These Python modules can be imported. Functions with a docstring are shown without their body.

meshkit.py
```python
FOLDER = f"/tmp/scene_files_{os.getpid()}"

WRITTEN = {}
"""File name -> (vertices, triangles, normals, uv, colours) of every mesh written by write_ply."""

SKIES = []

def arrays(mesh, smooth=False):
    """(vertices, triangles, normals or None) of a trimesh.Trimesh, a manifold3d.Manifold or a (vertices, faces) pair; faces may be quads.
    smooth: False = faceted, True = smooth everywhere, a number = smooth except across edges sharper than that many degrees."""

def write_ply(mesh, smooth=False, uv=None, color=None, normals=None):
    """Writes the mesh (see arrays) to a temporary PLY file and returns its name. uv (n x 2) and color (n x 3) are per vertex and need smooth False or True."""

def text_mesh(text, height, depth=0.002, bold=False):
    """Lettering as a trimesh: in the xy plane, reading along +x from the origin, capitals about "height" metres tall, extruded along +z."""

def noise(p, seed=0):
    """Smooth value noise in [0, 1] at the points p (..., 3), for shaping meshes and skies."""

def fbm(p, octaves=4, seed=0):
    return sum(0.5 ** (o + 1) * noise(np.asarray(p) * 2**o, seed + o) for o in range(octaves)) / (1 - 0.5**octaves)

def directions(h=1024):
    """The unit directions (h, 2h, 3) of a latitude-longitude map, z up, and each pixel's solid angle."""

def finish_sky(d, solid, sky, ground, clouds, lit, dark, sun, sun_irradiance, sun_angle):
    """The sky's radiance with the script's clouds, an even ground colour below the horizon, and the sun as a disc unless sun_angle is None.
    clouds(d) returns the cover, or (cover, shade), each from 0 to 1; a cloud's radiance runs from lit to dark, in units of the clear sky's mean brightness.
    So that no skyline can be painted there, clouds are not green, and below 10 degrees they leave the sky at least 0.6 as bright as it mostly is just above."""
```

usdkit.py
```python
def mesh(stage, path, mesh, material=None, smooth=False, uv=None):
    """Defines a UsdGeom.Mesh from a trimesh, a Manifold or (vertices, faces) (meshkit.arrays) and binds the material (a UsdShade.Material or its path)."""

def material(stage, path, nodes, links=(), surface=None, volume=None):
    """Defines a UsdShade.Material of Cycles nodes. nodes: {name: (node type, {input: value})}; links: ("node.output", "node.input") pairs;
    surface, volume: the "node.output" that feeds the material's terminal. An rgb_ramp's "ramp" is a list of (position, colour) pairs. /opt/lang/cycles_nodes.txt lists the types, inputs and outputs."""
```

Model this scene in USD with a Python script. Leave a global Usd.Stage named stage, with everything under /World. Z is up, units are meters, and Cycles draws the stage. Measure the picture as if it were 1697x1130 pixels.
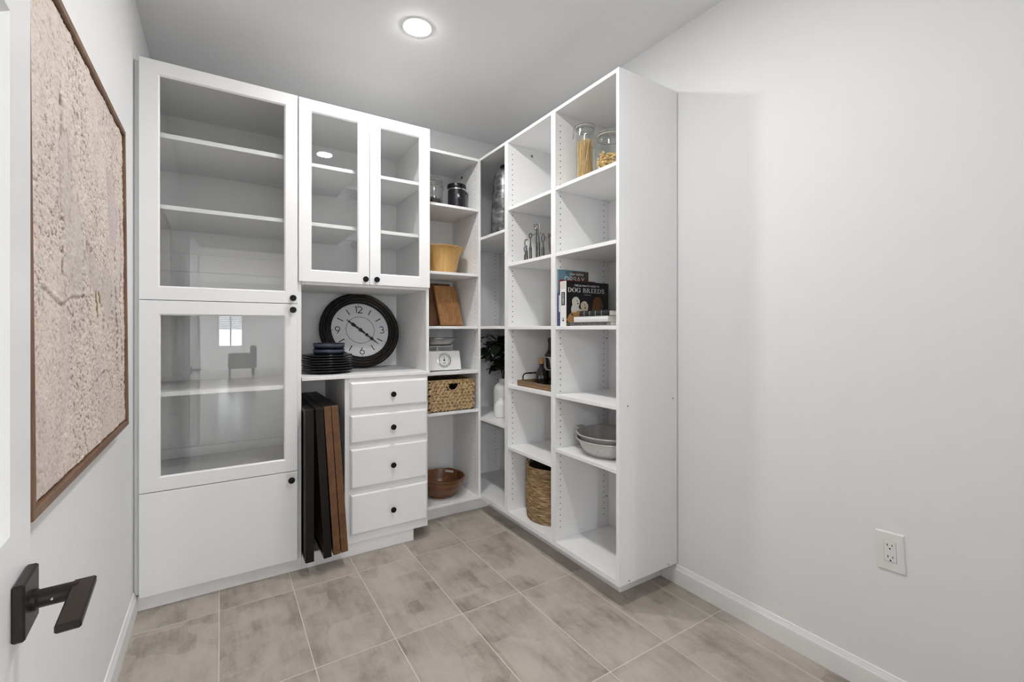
import math, random
import numpy as np, trimesh
import manifold3d as m3
from manifold3d import Manifold, CrossSection
import usdkit, meshkit
from pxr import Usd, UsdGeom, UsdLux, UsdShade, Gf, Sdf
from shapely.geometry import LineString, Polygon, Point
from shapely import affinity, union_all

stage = Usd.Stage.CreateInMemory()
UsdGeom.SetStageUpAxis(stage, 'Z')
UsdGeom.SetStageMetersPerUnit(stage, 1.0)
UsdGeom.Xform.Define(stage, '/World')
PI = math.pi

# ------------------------------------------------------------------ camera
CAM_F, CAM_YAW, CAM_H = 755.41, 32.622, 1.2703
cam = UsdGeom.Camera.Define(stage, '/World/camera')
cam.AddTranslateOp().Set(Gf.Vec3d(0, 0, CAM_H))
cam.AddRotateZOp().Set(-CAM_YAW)
cam.AddRotateXOp().Set(90)
cam.CreateHorizontalApertureAttr(36.0)
FL = 36.0 * CAM_F / 1697.0
cam.CreateFocalLengthAttr(FL)
cam.CreateHorizontalApertureOffsetAttr((848.5 - 849.83) / 1697 * 36)
cam.CreateVerticalApertureOffsetAttr(-(565 - 546.05) / 1697 * 36)
cam.CreateClippingRangeAttr(Gf.Vec2f(0.02, 200))
cam.CreateExposureAttr(EXPOSURE := 0.34)

# ------------------------------------------------------------------ sky and unseen lamps outside the pantry
LAMP = 325.0            # the pantry's two downlights
dome = UsdLux.DomeLight.Define(stage, '/World/sky')
dome.CreateIntensityAttr(4.0)
dome.CreateColorAttr(Gf.Vec3f(0.86, 0.93, 1.0))
UNSEEN_HALL_LAMP = 1950.0       # unseen lamps behind the doorway, placed to light the pantry through it
for k, (lx, ly) in enumerate(((-3.0, -5.2), (2.9, -6.2), (3.2, -8.8), (-2.7, -8.8), (2.9, -11.2), (-2.2, -11.2))):
    dl = UsdLux.DiskLight.Define(stage, '/World/hall_downlight' + ('_%03d' % k if k else ''))
    dl.CreateRadiusAttr(0.09)
    dl.CreateIntensityAttr(UNSEEN_HALL_LAMP)
    dl.CreateColorAttr(Gf.Vec3f(0.97, 0.985, 1.0))
    dl.AddTranslateOp().Set(Gf.Vec3d(lx, ly, 2.765))

# ------------------------------------------------------------------ materials
M = {}


def mat(name, color, rough=0.5, metal=0.0, **kw):
    M[name] = usdkit.material(stage, '/World/Looks/' + name, {'p': ('principled_bsdf', {'base_color': color, 'roughness': rough, 'metallic': metal, **kw})}, surface='p.BSDF')
    return M[name]


def noisy(name, ramp, scale=(8, 8, 8), noise=4, detail=5, rough=0.5, bump=0.0, bump_scale=None, dist=0.002, metal=0.0, rand=False, distort=0.0, spec=None, nrough=0.55):
    """A noise-coloured material in object space; rand shifts the pattern per object."""
    nodes = {'t': ('texture_coordinate', {}), 'm': ('mapping', {'scale': scale}),
             'n': ('noise_texture', {'scale': noise, 'detail': detail, 'roughness': nrough, 'distortion': distort}),
             'r': ('rgb_ramp', {'ramp': ramp}),
             'p': ('principled_bsdf', {'roughness': rough, 'metallic': metal, **({'specular_ior_level': spec} if spec is not None else {})})}
    links = [('m.vector', 'n.vector'), ('n.fac', 'r.fac'), ('r.color', 'p.base_color')]
    if rand:
        nodes['o'] = ('object_info', {})
        nodes['mu'] = ('vector_math', {'math_type': 'scale', 'vector1': (37.0, 53.0, 71.0)})
        nodes['ad'] = ('vector_math', {'math_type': 'add'})
        links += [('o.random', 'mu.scale'), ('t.object', 'ad.vector1'), ('mu.vector', 'ad.vector2'), ('ad.vector', 'm.vector')]
    else:
        links += [('t.object', 'm.vector')]
    if bump:
        nodes['n2'] = ('noise_texture', {'scale': bump_scale or noise * 3, 'detail': 4})
        nodes['b'] = ('bump', {'strength': bump, 'distance': dist})
        links += [('m.vector', 'n2.vector'), ('n2.fac', 'b.height'), ('b.normal', 'p.normal')]
    M[name] = usdkit.material(stage, '/World/Looks/' + name, nodes, links, surface='p.BSDF')
    return M[name]


def thin_glass(name, tint=(1, 1, 1), f0=0.04):
    M[name] = usdkit.material(stage, '/World/Looks/' + name, {
        'lw': ('layer_weight', {'blend': 0.5}), 'pw': ('math', {'math_type': 'power', 'value2': 5.0}),
        'ma': ('math', {'math_type': 'multiply_add', 'value2': 1 - f0, 'value3': f0}),
        't': ('transparent_bsdf', {'color': tint}), 'g': ('glossy_bsdf', {'color': (1, 1, 1), 'roughness': 0.0}), 'x': ('mix_closure', {})},
        [('lw.facing', 'pw.value1'), ('pw.value', 'ma.value1'), ('ma.value', 'x.fac'), ('t.BSDF', 'x.closure1'), ('g.BSDF', 'x.closure2')], surface='x.closure')


noisy('wall_paint', [(0.3, (0.862, 0.866, 0.870)), (0.7, (0.872, 0.876, 0.880))], noise=2, rough=0.6, bump=0.10, bump_scale=140, dist=0.001)
noisy('ceiling_paint', [(0.3, (0.878, 0.880, 0.880)), (0.7, (0.888, 0.890, 0.890))], noise=2, rough=0.75, bump=0.08, bump_scale=120, dist=0.001)
noisy('melamine', [(0.3, (0.865, 0.868, 0.870)), (0.7, (0.873, 0.876, 0.878))], scale=(40, 40, 1.2), noise=2, rough=0.4, bump=0.015, bump_scale=8, dist=0.0006)
noisy('door_lacquer', [(0.3, (0.868, 0.872, 0.878)), (0.7, (0.874, 0.878, 0.884))], scale=(40, 40, 1.5), noise=2, rough=0.33, bump=0.04, bump_scale=8, dist=0.0006)
noisy('trim_paint', [(0.3, (0.865, 0.868, 0.87)), (0.7, (0.873, 0.876, 0.878))], noise=3, rough=0.3)
mat('black_knob', (0.006, 0.006, 0.0065), 0.45, specular_ior_level=0.22)
noisy('bronze_black', [(0.3, (0.012, 0.0085, 0.007)), (0.7, (0.022, 0.016, 0.013))], noise=6, rough=0.36, spec=0.3)
mat('screw_steel', (0.10, 0.10, 0.10), 0.4, 0.8)
mat('pin_hole_dark', (0.035, 0.028, 0.022), 0.9)  # plug colour stands in for the dark inside the pin holes
mat('shelf_pin', (0.80, 0.80, 0.78), 0.35)
mat('hinge_steel', (0.30, 0.30, 0.30), 0.35, 0.9)
thin_glass('window_glass', (0.97, 0.972, 0.97))
thin_glass('jar_glass', (0.965, 0.975, 0.97), 0.06)
mat('plastic_white', (0.84, 0.84, 0.83), 0.3)
mat('slot_black', (0.01, 0.01, 0.01), 0.6)
mat('lamp_trim', (0.86, 0.86, 0.85), 0.4)
M['lamp_lens'] = usdkit.material(stage, '/World/Looks/lamp_lens', {'e': ('emission', {'color': (1.0, 0.985, 0.97), 'strength': LAMP})}, surface='e.emission')
# floor tiles: cloudy concrete with rectangular trowelled patches and long streaks, shifted per tile
M['tile'] = usdkit.material(stage, '/World/Looks/tile', {
    't': ('texture_coordinate', {}), 'o': ('object_info', {}), 'mu': ('vector_math', {'math_type': 'scale', 'vector1': (37.0, 53.0, 0.0)}), 'ad': ('vector_math', {'math_type': 'add'}),
    'm1': ('mapping', {'scale': (6.0, 3.6, 3)}), 'n1': ('noise_texture', {'scale': 1.0, 'detail': 12, 'roughness': 0.68, 'distortion': 0.15}),
    'm2': ('mapping', {'scale': (26, 3.2, 8)}), 'n2': ('noise_texture', {'scale': 1.0, 'detail': 8, 'roughness': 0.7, 'distortion': 0.1}),
    'm3': ('mapping', {'scale': (1.0, 1.0, 1.0)}), 'v': ('voronoi_texture', {'scale': 5.5, 'metric': 'chebychev', 'randomness': 0.9}),
    'bw': ('rgb_to_bw', {}), 'n4': ('noise_texture', {'scale': 160.0, 'detail': 2}),
    'a1': ('math', {'math_type': 'multiply_add', 'value2': 0.24}), 'a2': ('math', {'math_type': 'multiply_add', 'value2': 0.11}), 'a3': ('math', {'math_type': 'multiply_add', 'value2': 0.10, 'value3': 0.0}),
    'a0': ('math', {'math_type': 'multiply', 'value2': 0.62}),
    'r': ('rgb_ramp', {'ramp': [(0.36, (0.27, 0.234, 0.198)), (0.45, (0.40, 0.357, 0.310)), (0.54, (0.485, 0.440, 0.390)), (0.70, (0.555, 0.509, 0.456))]}),
    'rr': ('map_range', {'from_min': 0.3, 'from_max': 0.7, 'to_min': 0.34, 'to_max': 0.5}), 'b': ('bump', {'strength': 0.08, 'distance': 0.001}),
    'p': ('principled_bsdf', {})},
    [('o.random', 'mu.scale'), ('t.object', 'ad.vector1'), ('mu.vector', 'ad.vector2'),
     ('ad.vector', 'm1.vector'), ('ad.vector', 'm2.vector'), ('ad.vector', 'm3.vector'), ('m1.vector', 'n1.vector'), ('m2.vector', 'n2.vector'), ('m3.vector', 'v.vector'), ('ad.vector', 'n4.vector'),
     ('v.color', 'bw.color'), ('n1.fac', 'a0.value1'), ('n2.fac', 'a1.value1'), ('a0.value', 'a1.value3'), ('bw.val', 'a2.value1'), ('a1.value', 'a2.value3'), ('n4.fac', 'a3.value1'), ('a2.value', 'r.fac'),
     ('r.color', 'p.base_color'), ('n1.fac', 'rr.value'), ('rr.result', 'p.roughness'), ('n4.fac', 'b.height'), ('b.normal', 'p.normal')], surface='p.BSDF')
mat('grout', (0.74, 0.69, 0.62), 0.9)


def wood(name, dark, light, axis='z', scale=14, rough=0.42, stretch=9.0, ring=0.6):
    s = {'x': (1 / stretch, 1, 1), 'y': (1, 1 / stretch, 1), 'z': (1, 1, 1 / stretch)}[axis]
    M[name] = usdkit.material(stage, '/World/Looks/' + name, {
        't': ('texture_coordinate', {}), 'm': ('mapping', {'scale': s}), 'n': ('noise_texture', {'scale': scale, 'detail': 6, 'roughness': 0.6, 'distortion': 1.2}),
        'w': ('noise_texture', {'scale': scale * 6, 'detail': 3}), 'a': ('math', {'math_type': 'multiply_add', 'value2': 0.35}), 'h': ('math', {'math_type': 'multiply', 'value2': 0.65}),
        'r': ('rgb_ramp', {'ramp': [(0.32, dark), (0.66, light)]}), 'b': ('bump', {'strength': 0.08, 'distance': 0.001}), 'p': ('principled_bsdf', {'roughness': rough})},
        [('t.object', 'm.vector'), ('m.vector', 'n.vector'), ('m.vector', 'w.vector'), ('n.fac', 'h.value1'), ('w.fac', 'a.value1'), ('h.value', 'a.value3'), ('a.value', 'r.fac'), ('r.color', 'p.base_color'), ('w.fac', 'b.height'), ('b.normal', 'p.normal')], surface='p.BSDF')


wood('walnut_frame', (0.11, 0.055, 0.028), (0.25, 0.135, 0.075), 'z', 16)
wood('maple_wood', (0.42, 0.21, 0.055), (0.68, 0.43, 0.16), 'z', 9, 0.35, 5)
wood('acacia_wood', (0.095, 0.034, 0.012), (0.24, 0.105, 0.042), 'x', 13, 0.3, 4)
wood('board_wood', (0.27, 0.115, 0.035), (0.56, 0.30, 0.12), 'z', 18, 0.42, 7)
wood('board_dark_wood', (0.12, 0.05, 0.022), (0.23, 0.105, 0.05), 'x', 14, 0.45)
wood('frame_brown_wood', (0.10, 0.038, 0.012), (0.19, 0.085, 0.032), 'y', 16, 0.5, 3)
wood('tray_wood', (0.13, 0.08, 0.045), (0.24, 0.155, 0.09), 'y', 16, 0.5)
mat('espresso_paint', (0.009, 0.007, 0.006), 0.45, specular_ior_level=0.22)
mat('black_glaze', (0.005, 0.005, 0.006), 0.2, specular_ior_level=0.32)
M['blue_glaze'] = usdkit.material(stage, '/World/Looks/blue_glaze', {
    't': ('texture_coordinate', {}), 's': ('separate_xyz', {}), 'm': ('mapping', {'scale': (8, 8, 60)}), 'n': ('noise_texture', {'scale': 2.0, 'detail': 4}), 'k': ('math', {'math_type': 'multiply', 'value2': 20.0}),
    'a': ('math', {'math_type': 'multiply_add', 'value2': 0.30}), 'r': ('rgb_ramp', {'ramp': [(0.10, (0.006, 0.007, 0.012)), (0.62, (0.010, 0.013, 0.028)), (0.80, (0.10, 0.115, 0.165)), (0.93, (0.13, 0.145, 0.20)), (1.0, (0.012, 0.015, 0.03))]}),
    'p': ('principled_bsdf', {'roughness': 0.2, 'specular_ior_level': 0.35})},
    [('t.object', 's.vector'), ('t.object', 'm.vector'), ('m.vector', 'n.vector'), ('s.z', 'k.value1'), ('n.fac', 'a.value1'), ('k.value', 'a.value3'), ('a.value', 'r.fac'), ('r.color', 'p.base_color')], surface='p.BSDF')
noisy('clock_bronze', [(0.4, (0.005, 0.0045, 0.004)), (0.75, (0.014, 0.012, 0.010))], noise=10, rough=0.3, spec=0.3)
noisy('clock_bronze_pale', [(0.4, (0.05, 0.044, 0.036)), (0.75, (0.20, 0.175, 0.145))], noise=14, rough=0.35, metal=0.5)  # paler bronze that picks out the rim beads as pale rings
mat('clock_face', (0.74, 0.745, 0.78), 0.5)
mat('print_black', (0.02, 0.02, 0.022), 0.6)
mat('print_grey', (0.30, 0.30, 0.31), 0.6)
mat('steel', (0.50, 0.49, 0.48), 0.16, 1.0)
mat('steel_satin', (0.36, 0.355, 0.35), 0.3, 1.0)
mat('steel_dark', (0.20, 0.198, 0.195), 0.2, 1.0)
mat('wire_steel', (0.35, 0.35, 0.36), 0.3, 1.0)
noisy('galvanised', [(0.35, (0.50, 0.49, 0.475)), (0.65, (0.58, 0.57, 0.555))], noise=7, rough=0.42, metal=0.4, bump=0.03, bump_scale=60)
noisy('mottled_zinc', [(0.34, (0.035, 0.037, 0.04)), (0.52, (0.13, 0.135, 0.14)), (0.70, (0.30, 0.305, 0.31))], scale=(1, 1, 1.6), noise=16, detail=6, rough=0.34, metal=0.5, distort=0.8)
mat('canister_black', (0.012, 0.012, 0.017), 0.32, specular_ior_level=0.35)
mat('lid_black', (0.006, 0.006, 0.007), 0.28, specular_ior_level=0.35)
mat('print_white', (0.72, 0.72, 0.72), 0.5)
noisy('coffee', [(0.4, (0.012, 0.006, 0.004)), (0.7, (0.045, 0.020, 0.012))], noise=60, rough=0.4, rand=False)
noisy('spaghetti_yellow', [(0.35, (0.66, 0.42, 0.13)), (0.65, (0.84, 0.62, 0.27))], noise=40, rough=0.45)
noisy('penne_yellow', [(0.35, (0.66, 0.42, 0.12)), (0.65, (0.80, 0.58, 0.25))], noise=30, rough=0.45)
mat('scale_white', (0.86, 0.86, 0.84), 0.22)
mat('dial_chrome', (0.55, 0.55, 0.55), 0.25, 1.0)
noisy('seagrass', [(0.25, (0.20, 0.115, 0.05)), (0.5, (0.47, 0.32, 0.165)), (0.75, (0.66, 0.50, 0.30))], scale=(1, 1, 1), noise=46, detail=4, rough=0.7)
noisy('seagrass_rope', [(0.30, (0.10, 0.055, 0.022)), (0.5, (0.36, 0.235, 0.115)), (0.70, (0.68, 0.51, 0.30))], scale=(0.7, 0.7, 6.5), noise=34, detail=5, rough=0.75, bump=0.3, bump_scale=90, dist=0.002)
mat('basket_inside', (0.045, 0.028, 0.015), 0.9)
mat('ceramic_white', (0.80, 0.80, 0.79), 0.4)
M['leaf'] = usdkit.material(stage, '/World/Looks/leaf', {'t': ('texture_coordinate', {}), 'n': ('noise_texture', {'scale': 30.0}), 'r': ('rgb_ramp', {'ramp': [(0.3, (0.010, 0.020, 0.010)), (0.7, (0.026, 0.046, 0.020))]}),
    'p': ('principled_bsdf', {'roughness': 0.35}), 'tr': ('translucent_bsdf', {'color': (0.02, 0.05, 0.015)}), 'x': ('mix_closure', {'fac': 0.15})},
    [('t.object', 'n.vector'), ('n.fac', 'r.fac'), ('r.color', 'p.base_color'), ('p.BSDF', 'x.closure1'), ('tr.BSDF', 'x.closure2')], surface='x.closure')
mat('stem_brown', (0.035, 0.022, 0.014), 0.7)
mat('bottle_dark', (0.010, 0.009, 0.008), 0.08)
mat('cork', (0.46, 0.24, 0.09), 0.7)
mat('label_cream', (0.66, 0.62, 0.55), 0.6)
mat('paper_pages', (0.72, 0.69, 0.63), 0.8)
for nm, c in dict(book_teal=(0.13, 0.235, 0.29), book_navy=(0.022, 0.03, 0.13), book_red=(0.17, 0.018, 0.022), book_black=(0.014, 0.013, 0.013), book_white=(0.80, 0.80, 0.79), book_charcoal=(0.03, 0.032, 0.035),
                  book_green_black=(0.016, 0.020, 0.022), gold_foil=(0.55, 0.45, 0.25), book_grey=(0.22, 0.22, 0.21), puppy_cream=(0.55, 0.46, 0.36), puppy_white=(0.66, 0.62, 0.55), puppy_tan=(0.45, 0.24, 0.09), dog_brown=(0.16, 0.07, 0.025), grass_print=(0.10, 0.12, 0.06), book_brown=(0.10, 0.07, 0.05)).items():
    mat(nm, c, 0.35)
# the painting's plaster: colour comes from the mesh's own layer, browner in pits and grooves
M['plaster_paint'] = usdkit.material(stage, '/World/Looks/plaster_paint', {
    'a': ('attribute', {'attribute': 'pigment'}), 't': ('texture_coordinate', {}), 'n4': ('noise_texture', {'scale': 260.0, 'detail': 4}), 'b': ('bump', {'strength': 0.5, 'distance': 0.002}), 'p': ('principled_bsdf', {'roughness': 0.8})},
    [('a.color', 'p.base_color'), ('t.object', 'n4.vector'), ('n4.fac', 'b.height'), ('b.normal', 'p.normal')], surface='p.BSDF')
mat('ochre_paint', (0.30, 0.21, 0.10), 0.7)
mat('hall_floor_paint', (0.42, 0.39, 0.36), 0.18)
mat('chair_fabric', (0.10, 0.095, 0.095), 0.9)
mat('chair_leg_wood', (0.06, 0.03, 0.02), 0.5)
mat('blind_white', (0.8, 0.8, 0.8), 0.5)

# ------------------------------------------------------------------ scene helpers
_taken = {}


def numbered(parent, name):
    key = parent + '/' + name
    k = _taken.get(key, 0)
    _taken[key] = k + 1
    return key + ('_%03d' % k if k else '')


def tag(prim, label=None, cat=None, group=None, kind=None):
    for k, v in (('label', label), ('category', cat), ('group', group), ('kind', kind)):
        if v:
            prim.SetCustomDataByKey(k, v)


class Thing:
    """An Xform at the thing's base under /World; parts are given in world coordinates."""
    def __init__(s, name, label=None, cat=None, loc=(0, 0, 0), group=None, kind=None):
        s.path = numbered('/World', name)
        s.loc = np.array(loc, float)
        x = UsdGeom.Xform.Define(stage, s.path)
        x.AddTranslateOp().Set(Gf.Vec3d(*map(float, loc)))
        s.prim = x.GetPrim()
        tag(s.prim, label, cat, group, kind)

    def part(s, name, mesh, m, label=None, kind=None, parent=None, smooth=35):
        path = numbered(parent or s.path, name)
        v, f = vf(mesh)
        me = usdkit.mesh(stage, path, (v - s.loc, f), M[m], smooth=smooth)
        tag(me.GetPrim(), label, None, None, kind)
        return path


def solo(name, mesh, m, label=None, cat=None, group=None, kind=None, loc=None, smooth=35):
    """A thing that is one mesh."""
    path = numbered('/World', name)
    v, f = vf(mesh)
    loc = np.array([(v[:, 0].min() + v[:, 0].max()) / 2, (v[:, 1].min() + v[:, 1].max()) / 2, v[:, 2].min()]) if loc is None else np.array(loc, float)
    me = usdkit.mesh(stage, path, (v - loc, f), M[m], smooth=smooth)
    UsdGeom.Xformable(me).AddTranslateOp().Set(Gf.Vec3d(*map(float, loc)))
    tag(me.GetPrim(), label, cat, group, kind)
    return path


def copy_of(t, loc, label, name):
    path = numbered('/World', name)
    x = UsdGeom.Xform.Define(stage, path)
    p = x.GetPrim()
    p.GetReferences().AddInternalReference(Sdf.Path(t.path))
    x.ClearXformOpOrder()
    x.AddTranslateOp().Set(Gf.Vec3d(*map(float, loc)))
    p.SetInstanceable(True)
    was = t.prim.GetCustomData()
    tag(p, label, was.get('category'), was.get('group'))
    return path


# ------------------------------------------------------------------ mesh helpers
def vf(mesh):
    if hasattr(mesh, 'to_mesh'):
        m = mesh.to_mesh()
        return np.array(m.vert_properties[:, :3], float), np.array(m.tri_verts, int)
    if isinstance(mesh, trimesh.Trimesh):
        return np.array(mesh.vertices, float), np.array(mesh.faces, int)
    if isinstance(mesh, list):
        vs, fs, n = [], [], 0
        for m in mesh:
            v, f = vf(m)
            vs.append(v); fs.append(f + n); n += len(v)
        return np.vstack(vs), np.vstack(fs)
    v, f = np.asarray(mesh[0], float), np.asarray(mesh[1], int)
    if f.shape[1] == 4:
        f = np.vstack([f[:, [0, 1, 2]], f[:, [0, 2, 3]]])
    return v, f


def mani(mesh):
    v, f = vf(mesh)
    t = trimesh.Trimesh(v, f, process=True)
    return Manifold(m3.Mesh(np.asarray(t.vertices, np.float32), np.asarray(t.faces, np.uint32)))


def box(x0, x1, y0, y1, z0, z1, c=0.0012):
    """A box with chamfered edges."""
    c = min(c, (x1 - x0) / 3, (y1 - y0) / 3, (z1 - z0) / 3)
    if c <= 0:
        t = trimesh.creation.box([x1 - x0, y1 - y0, z1 - z0]); t.apply_translation([(x0 + x1) / 2, (y0 + y1) / 2, (z0 + z1) / 2])
        return t
    h = np.array([x1 - x0, y1 - y0, z1 - z0]) / 2
    pts = []
    for sx in (-1, 1):
        for sy in (-1, 1):
            for sz in (-1, 1):
                for k in range(3):
                    d = h - c; d[k] = h[k]
                    pts.append(d * (sx, sy, sz))
    t = trimesh.convex.convex_hull(np.array(pts))
    t.apply_translation([(x0 + x1) / 2, (y0 + y1) / 2, (z0 + z1) / 2])
    return t


def mbox(x0, x1, y0, y1, z0, z1):
    return Manifold.cube((x1 - x0, y1 - y0, z1 - z0)).translate((x0, y0, z0))


def rect_hull(x0, x1, z0, z1, ya, X0, X1, Z0, Z1, yb):
    """A frustum between two rectangles at y = ya and y = yb."""
    return Manifold.hull_points(np.array([[x, ya, z] for x in (x0, x1) for z in (z0, z1)] + [[x, yb, z] for x in (X0, X1) for z in (Z0, Z1)], np.float64))


def lathe(profile, n=48, center=(0, 0, 0), closed=False, sx=1.0, sy=1.0):
    """Revolves (radius, z) pairs about z. Rows with radius 0 become poles."""
    vs, rows = [], []
    for r, z in profile:
        if r <= 1e-9:
            rows.append([len(vs)] * n); vs.append((0, 0, z))
        else:
            rows.append(list(range(len(vs), len(vs) + n)))
            vs += [(r * math.cos(2 * PI * k / n) * sx, r * math.sin(2 * PI * k / n) * sy, z) for k in range(n)]
    f = []
    pairs = list(zip(rows[:-1], rows[1:])) + ([(rows[-1], rows[0])] if closed else [])
    for a, b in pairs:
        for k in range(n):
            q = (k + 1) % n
            if a[k] != a[q]: f.append((a[k], a[q], b[q]))
            if b[k] != b[q]: f.append((a[k], b[q], b[k]))
    v = np.array(vs, float) + np.array(center, float)
    return v, np.array(f, int)


def tube(path, r, n=8, closed=False):
    P = np.array(path, float)
    m = len(P)
    R = np.broadcast_to(np.asarray(r, float), (m,))
    T = (np.roll(P, -1, 0) - np.roll(P, 1, 0)) if closed else np.gradient(P, axis=0)
    T /= np.maximum(np.linalg.norm(T, axis=1, keepdims=True), 1e-12)
    u = np.cross(T[0], [0, 0, 1.0])
    if np.linalg.norm(u) < 1e-3: u = np.cross(T[0], [1.0, 0, 0])
    u /= np.linalg.norm(u)
    vs = []
    for i in range(m):
        u = u - T[i] * (u @ T[i]); u /= np.linalg.norm(u)
        w = np.cross(T[i], u)
        a = np.arange(n) * 2 * PI / n
        vs.append(P[i] + R[i] * (np.cos(a)[:, None] * u + np.sin(a)[:, None] * w))
    f = []
    for i in range(m if closed else m - 1):
        j = (i + 1) % m
        for k in range(n):
            q = (k + 1) % n
            f += [(i * n + k, i * n + q, j * n + q), (i * n + k, j * n + q, j * n + k)]
    v = np.vstack(vs)
    if not closed:
        c = len(v); v = np.vstack([v, P[0], P[-1]])
        for k in range(n):
            q = (k + 1) % n
            f += [(c, q, k), (c + 1, (m - 1) * n + k, (m - 1) * n + q)]
    return v, np.array(f, int)


def moved(mesh, basis=None, origin=(0, 0, 0)):
    """Mesh coordinates (a, b, c) -> origin + a*basis[0] + b*basis[1] + c*basis[2]."""
    v, f = vf(mesh)
    B = np.eye(3) if basis is None else np.array(basis, float)
    w = v @ B + np.array(origin, float)
    if np.linalg.det(B) < 0: f = f[:, ::-1]
    return w, f


def slab(shape, depth):
    """Extrudes a shapely shape along +z."""
    gs = [g for g in getattr(shape, 'geoms', [shape]) if g.area > 1e-9]
    return [trimesh.creation.extrude_polygon(g, depth, engine='earcut') for g in gs]


def strokes(lines, w):
    return union_all([LineString(l).buffer(w / 2, quad_segs=4, cap_style='flat') for l in lines])


def arc(cx, cy, rx, ry, a0, a1, n=20):
    return [(cx + rx * math.cos(math.radians(a0 + (a1 - a0) * k / n)), cy + ry * math.sin(math.radians(a0 + (a1 - a0) * k / n))) for k in range(n + 1)]


def prism_y(profile, y0, y1):
    """Extrudes an (x, z) outline along y."""
    t = trimesh.creation.extrude_polygon(Polygon(profile), y1 - y0, engine='earcut')
    return moved(t, [[1, 0, 0], [0, 0, 1], [0, 1, 0]], (0, y0, 0))


def text(s, height, depth=0.0006, bold=False):
    return meshkit.text_mesh(s, height, depth, bold)


def fit_text(s, width, height, depth=0.0006, bold=False):
    """Lettering scaled to a given width and capital height, lower left corner at the origin."""
    v, f = vf(text(s, height, depth, bold))
    v[:, 0] -= v[:, 0].min(); v[:, 0] *= width / v[:, 0].max()
    return v, f

# ================================================================== the room
WL, WR, WB, WF, CZ = -0.330, 1.927, 3.211, 0.055, 2.772     # left, right, back, front wall faces and ceiling


def struct(name, mesh, m, label=None, smooth=False, loc=None):
    return solo(name, mesh, m, label, None, None, 'structure', loc, smooth)


struct('wall_left', box(WL - 0.11, WL, WF - 0.125, WB + 0.11, 0, CZ, 0), 'wall_paint', 'white painted left wall behind the open door and painting')
struct('wall_right', box(WR, WR + 0.11, WF - 0.125, WB + 0.11, 0, CZ, 0), 'wall_paint', 'bare white right wall with the outlet')
struct('wall_back', box(WL, WR, WB, WB + 0.11, 0, CZ, 0), 'wall_paint', 'white back wall above the corner shelves')
DX0, DX1, DZ = -0.166, 0.640, 2.06                           # the doorway the camera stands in
struct('wall_front', mbox(WL, WR, WF - 0.125, WF, 0, CZ) - mbox(DX0, DX1, -1, 1, -1, DZ), 'wall_paint', 'white wall with the doorway')
struct('ceiling', box(WL - 0.11, WR + 0.11, WF - 0.125, WB + 0.11, CZ, CZ + 0.1, 0), 'ceiling_paint', 'flat white pantry ceiling')

fl = Thing('floor', 'grey-beige concrete-look floor tiles in a straight grid with pale grout', None, (0, 0, 0), None, 'structure')
fl.part('grout_bed', box(WL, WR, -0.07, WB, -0.03, -0.0009, 0), 'grout', 'pale sunken grout between the tiles', smooth=False)
GX, GY, TX, TY, J = -0.007, 2.447, 0.306, 0.608, 0.0016
xs = [WL] + [GX + TX * k for k in range(0, 7)] + [WR]
ys = [-0.07] + [GY - TY * k for k in range(4, -1, -1)] + [WB]
for i in range(len(xs) - 1):
    for j in range(len(ys) - 1):
        fl.part('tile', box(xs[i] + J, xs[i + 1] - J, ys[j] + J, ys[j + 1] - J, -0.012, 0.0, 0.0007), 'tile', smooth=False)

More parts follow.
